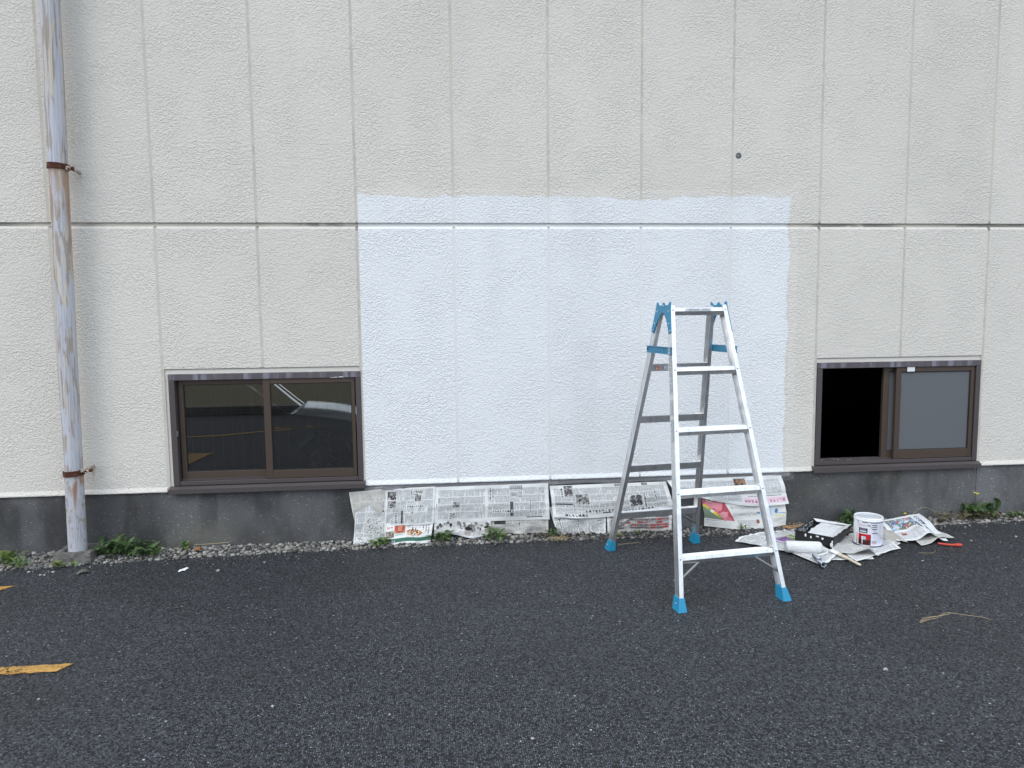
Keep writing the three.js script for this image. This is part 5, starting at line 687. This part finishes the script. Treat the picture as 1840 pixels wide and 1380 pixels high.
tag(part('dead_leaf', sheet([0.19, 0.004, 0.345], [0.235, 0.014, 0.315], [0.265, 0.008, 0.345], [0.21, 0.004, 0.375], 6, 5, (u, v) => [0, 0.012 * Math.sin(u * 3), 0]), std({ color: lin(0.12, 0.11, 0.09), roughness: 0.9 }), scene), 'grey brown dead leaf on the asphalt before the drain box', 'leaf');
tag(part('dead_leaf', sheet([0.755, 0.03, 0.06], [0.79, 0.035, 0.055], [0.795, 0.024, 0.09], [0.76, 0.02, 0.095], 5, 4, (u, v) => [0, 0.012 * Math.sin(u * 3), 0]), std({ color: lin(0.3, 0.13, 0.06), roughness: 0.9 }), scene), 'rusty brown dead leaf on the gravel under the left window', 'leaf');

// ---------------------------------------------------------------- plants
M.leaf = [[0.085, 0.16, 0.035], [0.12, 0.205, 0.045], [0.05, 0.105, 0.028], [0.17, 0.22, 0.055]].map((c) => phy({ color: lin(...c), roughness: 0.55, transmission: 0.3, thickness: 0 }));
M.clover = [[0.17, 0.13, 0.07], [0.13, 0.11, 0.055]].map((c) => phy({ color: lin(...c), roughness: 0.7, transmission: 0.3, thickness: 0 }));
M.straw = std({ color: lin(0.42, 0.34, 0.2), roughness: 0.9 });
M.yellow = std({ color: lin(0.75, 0.62, 0.04), roughness: 0.7 });
function leafGeo(kind, s) { // along +x, unit length, arching over
  const n = 18, pos = [], idx = []; const r = rnd(s * 31 + 7);
  for (let i = 0; i <= n; i++) { const t = i / n; let w = kind === 'lobed' ? 0.15 * Math.pow(Math.sin(Math.PI * Math.pow(t, 1.3)), 0.7) * (i % 2 ? 1 : 0.28) + 0.008 : kind === 'blade' ? 0.045 * (1 - t * t) + 0.003 : 0.24 * Math.pow(Math.sin(Math.PI * Math.pow(t, 0.8)), 0.8) + 0.01; const back = kind === 'lobed' && i % 2 ? 0.05 : 0, y = 0.32 * Math.sin(t * 2.3) - 0.12 * t * t + 0.02 * r(); pos.push(t - back, y + w * 0.35, w, t, y, 0, t - back, y + w * 0.35, -w); }
  for (let i = 0; i < n; i++) { const a = i * 3; for (const [p, q] of [[0, 1], [1, 2]]) idx.push(a + p, a + q, a + 3 + p, a + q, a + 3 + q, a + 3 + p); }
  const g = new THREE.BufferGeometry(); g.setAttribute('position', new THREE.Float32BufferAttribute(pos, 3)); g.setIndex(idx); g.computeVertexNormals(); g.setAttribute('uv', new THREE.Float32BufferAttribute(new Float32Array(pos.length / 3 * 2), 2)); return g;
}
const LG = { lobed: [1, 2, 3].map((s) => leafGeo('lobed', s)), blade: [1, 2].map((s) => leafGeo('blade', s)), round: [1, 2].map((s) => leafGeo('round', s)) };
function plant(name, label, x, z, n, len, kinds, mats, seed, o = {}) {
  const t = thing(name, label, 'plant', [x, o.y ?? 0.015, z]), r = rnd(seed);
  for (let k = 0; k < n; k++) { const kind = kinds[k % kinds.length], g = LG[kind][r() * LG[kind].length | 0], m = part('leaf', g, mats[r() * mats.length | 0], t), s = len * (0.7 + 0.6 * r()); m.position.set((r() - 0.5) * (o.w ?? 0.03), (o.h ?? 0.01) * r(), (r() - 0.5) * (o.d ?? 0.02)); m.rotation.set((r() - 0.5) * 0.6, (k / n) * 6.283 + r() * 0.8, (o.tilt ?? 0.35) * (r() * 1.6 - 0.15), 'YXZ'); m.scale.set(s, s * (0.7 + 0.5 * r()), s * (o.fat ?? 1)); }
  return t;
}
const [g0, g1, g2, g3] = M.leaf;
plant('weed', 'light green weed at the left edge of the photo, by the plinth', -0.28, 0.15, 16, 0.085, ['lobed', 'round'], [g1, g3], 1, { w: 0.07, d: 0.05, tilt: 0.7 });
plant('weed', 'small bright weed on the gravel left of the drain box', -0.175, 0.235, 16, 0.06, ['lobed'], [g1, g3, g1], 2, { w: 0.05, d: 0.02, tilt: 0.6 });
{
  const t = plant('dandelion_clump', 'large dark green dandelion clump beside the drain box', 0.34, 0.1, 64, 0.125, ['lobed', 'lobed', 'lobed', 'blade'], [g2, g2, g2, g0], 3, { w: 0.24, d: 0.07, h: 0.03, tilt: 0.55 });
  for (const [x, a, s] of [[0.02, 1.05, 0.125], [-0.06, 0.9, 0.10], [0.13, 0.62, 0.12]]) { const m = part('leaf', LG.lobed[1], g0, t); m.position.set(x, 0.01, -0.02); m.rotation.set(1.3, 0, a, 'YZX'); m.scale.set(s, s, s * 0.8); }
}
plant('weed', 'low green weed trailing to the right of the dandelion clump', 0.505, 0.11, 20, 0.065, ['lobed', 'round'], [g0, g2, g1], 4, { w: 0.12, d: 0.06, tilt: 0.5 });
plant('weed', 'flat yellowish weed in front of the drain box', 0.07, 0.225, 12, 0.045, ['round'], [g1, g3], 5, { w: 0.13, d: 0.015, tilt: 0.2, y: 0.008 });
plant('weed', 'small upright weed on the gravel under the left window', 0.70, 0.045, 16, 0.035, ['round'], [g0, g1], 6, { w: 0.03, h: 0.05, tilt: 0.9 });
plant('weed', 'green weed in front of the narrow newspaper sheet', 1.885, 0.085, 18, 0.06, ['lobed', 'round'], [g0, g1, g1], 7, { w: 0.08, d: 0.03, tilt: 0.5 });
plant('weed', 'green weed where the food advertisement ends', 2.285, 0.075, 22, 0.07, ['lobed', 'round'], [g0, g1, g2], 8, { w: 0.12, d: 0.03, h: 0.03, tilt: 0.7 });
plant('weed', 'bushy green weed below the widest newspaper sheet', 2.63, 0.085, 30, 0.075, ['lobed'], [g0, g1, g1, g0], 9, { w: 0.1, d: 0.03, h: 0.02, tilt: 0.6 });
plant('weed', 'dark weed in the gap between two taped newspapers', 3.0, 0.06, 14, 0.06, ['lobed'], [g0, g2], 10, { w: 0.05, d: 0.02, tilt: 0.8 });
plant('weed', 'tiny weed on the gravel between the ladder legs', 3.565, 0.09, 10, 0.035, ['lobed'], [g1], 11, { w: 0.04, d: 0.02, tilt: 0.5 });
plant('weed', 'tiny yellow green weed right of the left rear ladder foot', 3.43, 0.11, 8, 0.025, ['round'], [g3], 12, { w: 0.03, d: 0.02, tilt: 0.5 });
plant('weed', 'small upright weed under the blue picture newspaper', 4.285, 0.085, 10, 0.05, ['lobed'], [g0, g1], 13, { w: 0.03, d: 0.02, tilt: 1 });
plant('weed', 'dark leafy weed behind the paint tray', 5.03, 0.07, 34, 0.07, ['round', 'lobed'], [g2, g0, g2], 14, { w: 0.11, d: 0.05, h: 0.05, tilt: 0.9 });
plant('weed', 'sparse weed against the plinth behind the tray', 4.82, 0.025, 10, 0.04, ['blade', 'round'], [g2], 15, { w: 0.12, d: 0.02, tilt: 0.8 });
plant('clover', 'brownish clover mat at the right on the gravel', 5.9, 0.065, 100, 0.03, ['round'], M.clover, 16, { w: 0.46, d: 0.06, h: 0.05, tilt: 0.5, fat: 1.5 });
plant('weed', 'low brown green weed at the right edge of the photo', 6.27, 0.05, 26, 0.04, ['round'], [g0, M.clover[1], g2], 18, { w: 0.16, d: 0.04, h: 0.02, tilt: 0.4 });
{
  const t = plant('flowering_weed', 'dark green weed with a yellow flower stalk against the right plinth', 6.02, 0.03, 60, 0.075, ['round', 'lobed'], [g2, g0, g2, g0], 17, { w: 0.26, d: 0.04, h: 0.06, tilt: 0.9 });
  part('stem', tube([[-0.06, 0, 0.0], [-0.055, 0.09, 0.005], [-0.045, 0.185, 0.004]], 0.0016, 16, 6), g2, t);
  const r = rnd(8); for (let k = 0; k < 7; k++) part('flower', new THREE.IcosahedronGeometry(0.0045, 1).scale(1.3, 0.7, 1).translate(-0.045 + (r() - 0.5) * 0.05, 0.182 + (r() - 0.5) * 0.016, 0.006), M.yellow, t);
  const u = thing('flowering_weed', 'tiny yellow flower by the plinth right of the paint can', 'plant', [5.47, 0.015, 0.012]); part('stem', tube([[0, 0, 0], [0.004, 0.03, 0.004], [0, 0.055, 0.003]], 0.001, 10, 5), g1, u); for (let k = 0; k < 3; k++) part('flower', new THREE.IcosahedronGeometry(0.004, 1).translate((k - 1) * 0.006, 0.055 - Math.abs(k - 1) * 0.006, 0.004), M.yellow, u);
}
{ // dry stalks and dead grass
  const t = thing('dry_stalk', 'long dry grass stalk lying on the asphalt at lower right', 'dry grass', [4.51, 0, 1.53]);
  part('stalk', tube([[0, 0.004, 0.0], [0.05, 0.006, -0.035], [0.13, 0.008, -0.045], [0.19, 0.012, -0.065], [0.25, 0.006, -0.05], [0.33, 0.004, -0.01], [0.345, 0.004, 0.02]], 0.0011, 40, 6), M.straw, t);
  part('stalk', tube([[0.01, 0.004, -0.004], [0.07, 0.008, -0.03], [0.15, 0.006, -0.05], [0.2, 0.01, -0.058]], 0.0012, 30, 6), M.straw, t);
  part('stalk', tube([[0.0, 0.003, 0.006], [0.06, 0.005, -0.018], [0.12, 0.004, -0.034]], 0.0013, 20, 6), M.straw, t);
  const u = thing('dead_grass_tuft', 'tuft of dead brown grass on the gravel below the second gap', 'dry grass', [3.05, 0.015, 0.12]), r = rnd(21);
  for (let k = 0; k < 34; k++) { const a = r() * 6.28, l = 0.03 + 0.05 * r(), x = (r() - 0.5) * 0.1, z = (r() - 0.5) * 0.05; part('blade', tube([[x, 0, z], [x + Math.cos(a) * l * 0.5, 0.012 + 0.012 * r(), z + Math.sin(a) * l * 0.3], [x + Math.cos(a) * l, 0.004, z + Math.sin(a) * l * 0.6]], 0.0011, 8, 4), M.straw, u); }
  tag(part('twig', tube([[0.74, 0.045, 0.02], [0.84, 0.048, 0.024], [0.95, 0.05, 0.012]], 0.0018, 16, 6), M.straw, scene), 'pale thin twig against the plinth below the left window', 'twig');
  tag(part('twig', tube([[5.5, 0.03, 0.02], [5.56, 0.085, 0.012], [5.62, 0.1, 0.01], [5.68, 0.075, 0.014], [5.72, 0.03, 0.05]], 0.0011, 24, 5), M.straw, scene), 'thin dry grass arching over the gravel at right', 'twig');
  tag(part('twig', tube([[5.15, 0.004, 0.62], [5.22, 0.006, 0.64], [5.27, 0.005, 0.60]], 0.001, 16, 5), M.straw, scene), 'thin straw on the asphalt left of the red handle', 'twig');
  tag(part('twig', tube([[3.4, 0.006, 0.245], [3.46, 0.008, 0.235], [3.53, 0.006, 0.22]], 0.0016, 12, 5), M.straw, scene), 'straw beside the left rear ladder foot', 'twig');
}
// ---------------------------------------------------------------- the car standing in the dark garage, seen through the left window
{
  const z0 = -4.5, z1 = -6.1, t = thing('parked_car', 'dark car standing inside, seen dimly through the left window', 'car', [-0.4, RF, (z0 + z1) / 2]), ox = 0.4, hz = (z0 - z1) / 2;
  const pt = phy({ color: lin(0.06, 0.058, 0.052), roughness: 0.3, clearcoat: 1, clearcoatRoughness: 0.04 }), gl = phy({ color: lin(0.02, 0.022, 0.024), roughness: 0.02, clearcoat: 1 }), rub = std({ color: lin(0.012, 0.012, 0.013), roughness: 0.8 }), rimM = std({ color: lin(0.12, 0.125, 0.13), roughness: 0.4, metalness: 0.6 });
  const s = new THREE.Shape(), Y = (y) => y - RF, X = (x) => x + ox; // side outline, nose to +x
  s.moveTo(X(-2.35), Y(-0.42)); s.lineTo(X(-2.4), Y(-0.05)); s.quadraticCurveTo(X(-2.36), Y(0.22), X(-2.1), Y(0.26)); s.lineTo(X(0.34), Y(0.27)); s.quadraticCurveTo(X(1.1), Y(0.21), X(1.45), Y(0.06)); s.quadraticCurveTo(X(1.6), Y(-0.05), X(1.6), Y(-0.2)); s.lineTo(X(1.58), Y(-0.45));
  const arch = (cx) => { s.lineTo(X(cx + 0.42), Y(-0.47)); s.absarc(X(cx), Y(-0.36), 0.4, -0.28, Math.PI + 0.28, false); }; arch(0.77); arch(-1.75); s.closePath();
  const b = new THREE.ExtrudeGeometry(s, { depth: 2 * hz - 0.12, bevelEnabled: true, bevelThickness: 0.06, bevelSize: 0.06, bevelOffset: -0.06, bevelSegments: 4, curveSegments: 20 }); b.translate(0, 0, -hz + 0.06); part('body', b, pt, t);
  const c = new THREE.Shape(); [[-2.0, 0.24], [-1.55, 0.68], [-0.55, 0.73], [-0.2, 0.66], [0.32, 0.25]].forEach(([x, y], i) => c[i ? 'lineTo' : 'moveTo'](X(x), Y(y))); c.closePath();
  const cb = new THREE.ExtrudeGeometry(c, { depth: 2 * hz - 0.34, bevelEnabled: true, bevelThickness: 0.05, bevelSize: 0.05, bevelOffset: -0.05, bevelSegments: 3 }); cb.translate(0, 0, -hz + 0.17); part('cabin', cb, pt, t);
  for (const q of [1, -1]) for (const w of [[[-1.85, 0.3], [-1.5, 0.62], [-1.02, 0.65], [-1.02, 0.3]], [[-0.94, 0.3], [-0.94, 0.65], [-0.5, 0.65], [-0.28, 0.6], [0.1, 0.3]]]) part('side_window', prism(w.map(([x, y]) => [X(x), Y(y)]), 'z', q * (hz - 0.12) - 0.004, q * (hz - 0.12) + 0.004), gl, t);
  part('windshield', sheet([X(-0.17), Y(0.655), -hz + 0.2], [X(-0.17), Y(0.655), hz - 0.2], [X(0.335), Y(0.262), hz - 0.16], [X(0.335), Y(0.262), -hz + 0.16], 6, 4, (u) => [0.05 * Math.sin(Math.PI * u), 0.03 * Math.sin(Math.PI * u), 0]), gl, t);
  for (const x of [0.77, -1.75]) for (const q of [1, -1]) { const w = new THREE.Group(); w.name = 'wheel'; w.position.set(X(x), 0.33, q * (hz - 0.13)); t.add(w); part('tyre', new THREE.LatheGeometry([[0.2, -0.1], [0.31, -0.1], [0.33, -0.07], [0.33, 0.07], [0.31, 0.1], [0.2, 0.1]].map((p) => new THREE.Vector2(...p)), 40).rotateX(Math.PI / 2), rub, w); const sp = []; for (let k = 0; k < 5; k++) sp.push(box(-0.03, 0.02, q * 0.05 - 0.015, 0.03, 0.2, q * 0.05 + 0.015, 0.004).rotateZ(k * 1.2566)); part('rim', [...sp, new THREE.TorusGeometry(0.2, 0.012, 8, 32).translate(0, 0, q * 0.06), rod([0, 0, -0.05], [0, 0, q * 0.07], 0.05)], rimM, w); }
  for (const q of [1, -1]) part('headlight', new THREE.SphereGeometry(0.09, 16, 12).scale(0.5, 0.7, 1.2).translate(X(1.5), Y(-0.06), q * (hz - 0.28)), M.steel, t);
  part('bumper', box(X(1.5), Y(-0.36), -hz + 0.05, X(1.66), Y(-0.24), hz - 0.05, 0.03), rub, t); part('bumper', box(X(-2.46), Y(-0.36), -hz + 0.05, X(-2.3), Y(-0.24), hz - 0.05, 0.03), rub, t);
  for (const q of [1, -1]) part('door_mirror', new THREE.SphereGeometry(0.07, 14, 10).scale(0.7, 0.8, 1.2).translate(X(0.12), Y(0.32), q * (hz + 0.02)), M.steel, t);
}
// bare shrubs on the bank behind the camera, mirrored in the left window
{
  const bark = std({ color: lin(0.09, 0.07, 0.055), roughness: 1 });
  [[-3.1, 9.4, 1, 'leafless shrub behind the camera, leftmost on the bank'], [-0.9, 9.8, 2, 'leafless shrub behind the camera, second from the left'], [0.7, 9.1, 3, 'leafless shrub behind the camera, third from the left'], [2.2, 10.2, 4, 'leafless shrub behind the camera, rightmost on the bank']].forEach(([x, z, s, l]) => {
    const t = thing('bare_shrub', l, 'shrub', [x, 0.3, z], 0, 'bare shrubs on the bank'), r = rnd(s * 11), tw = [];
    const grow = (p, d, len, rad, lv) => { const q = p.clone().add(d.clone().multiplyScalar(len)); tw.push(rod(p.toArray(), q.toArray(), rad, rad * 0.65, 5)); if (lv) for (let k = 0; k < 3; k++) grow(p.clone().lerp(q, 0.55 + 0.45 * r()), d.clone().add(V(r() - 0.5, r() * 0.5 - 0.1, r() - 0.5).multiplyScalar(1.3)).normalize(), len * 0.66, rad * 0.55, lv - 1); };
    const st = []; for (let k = 0; k < 4; k++) { grow(V((r() - 0.5) * 0.2, -0.2, (r() - 0.5) * 0.2), V(r() - 0.5, 1.4, r() - 0.5).normalize(), 0.7, 0.022, 3); }
    part('branches', tw, bark, t);
  });
}
scene.traverse((o) => { if (o.isMesh) { o.castShadow = true; o.receiveShadow = true; } });
renderer.render(scene, camera);
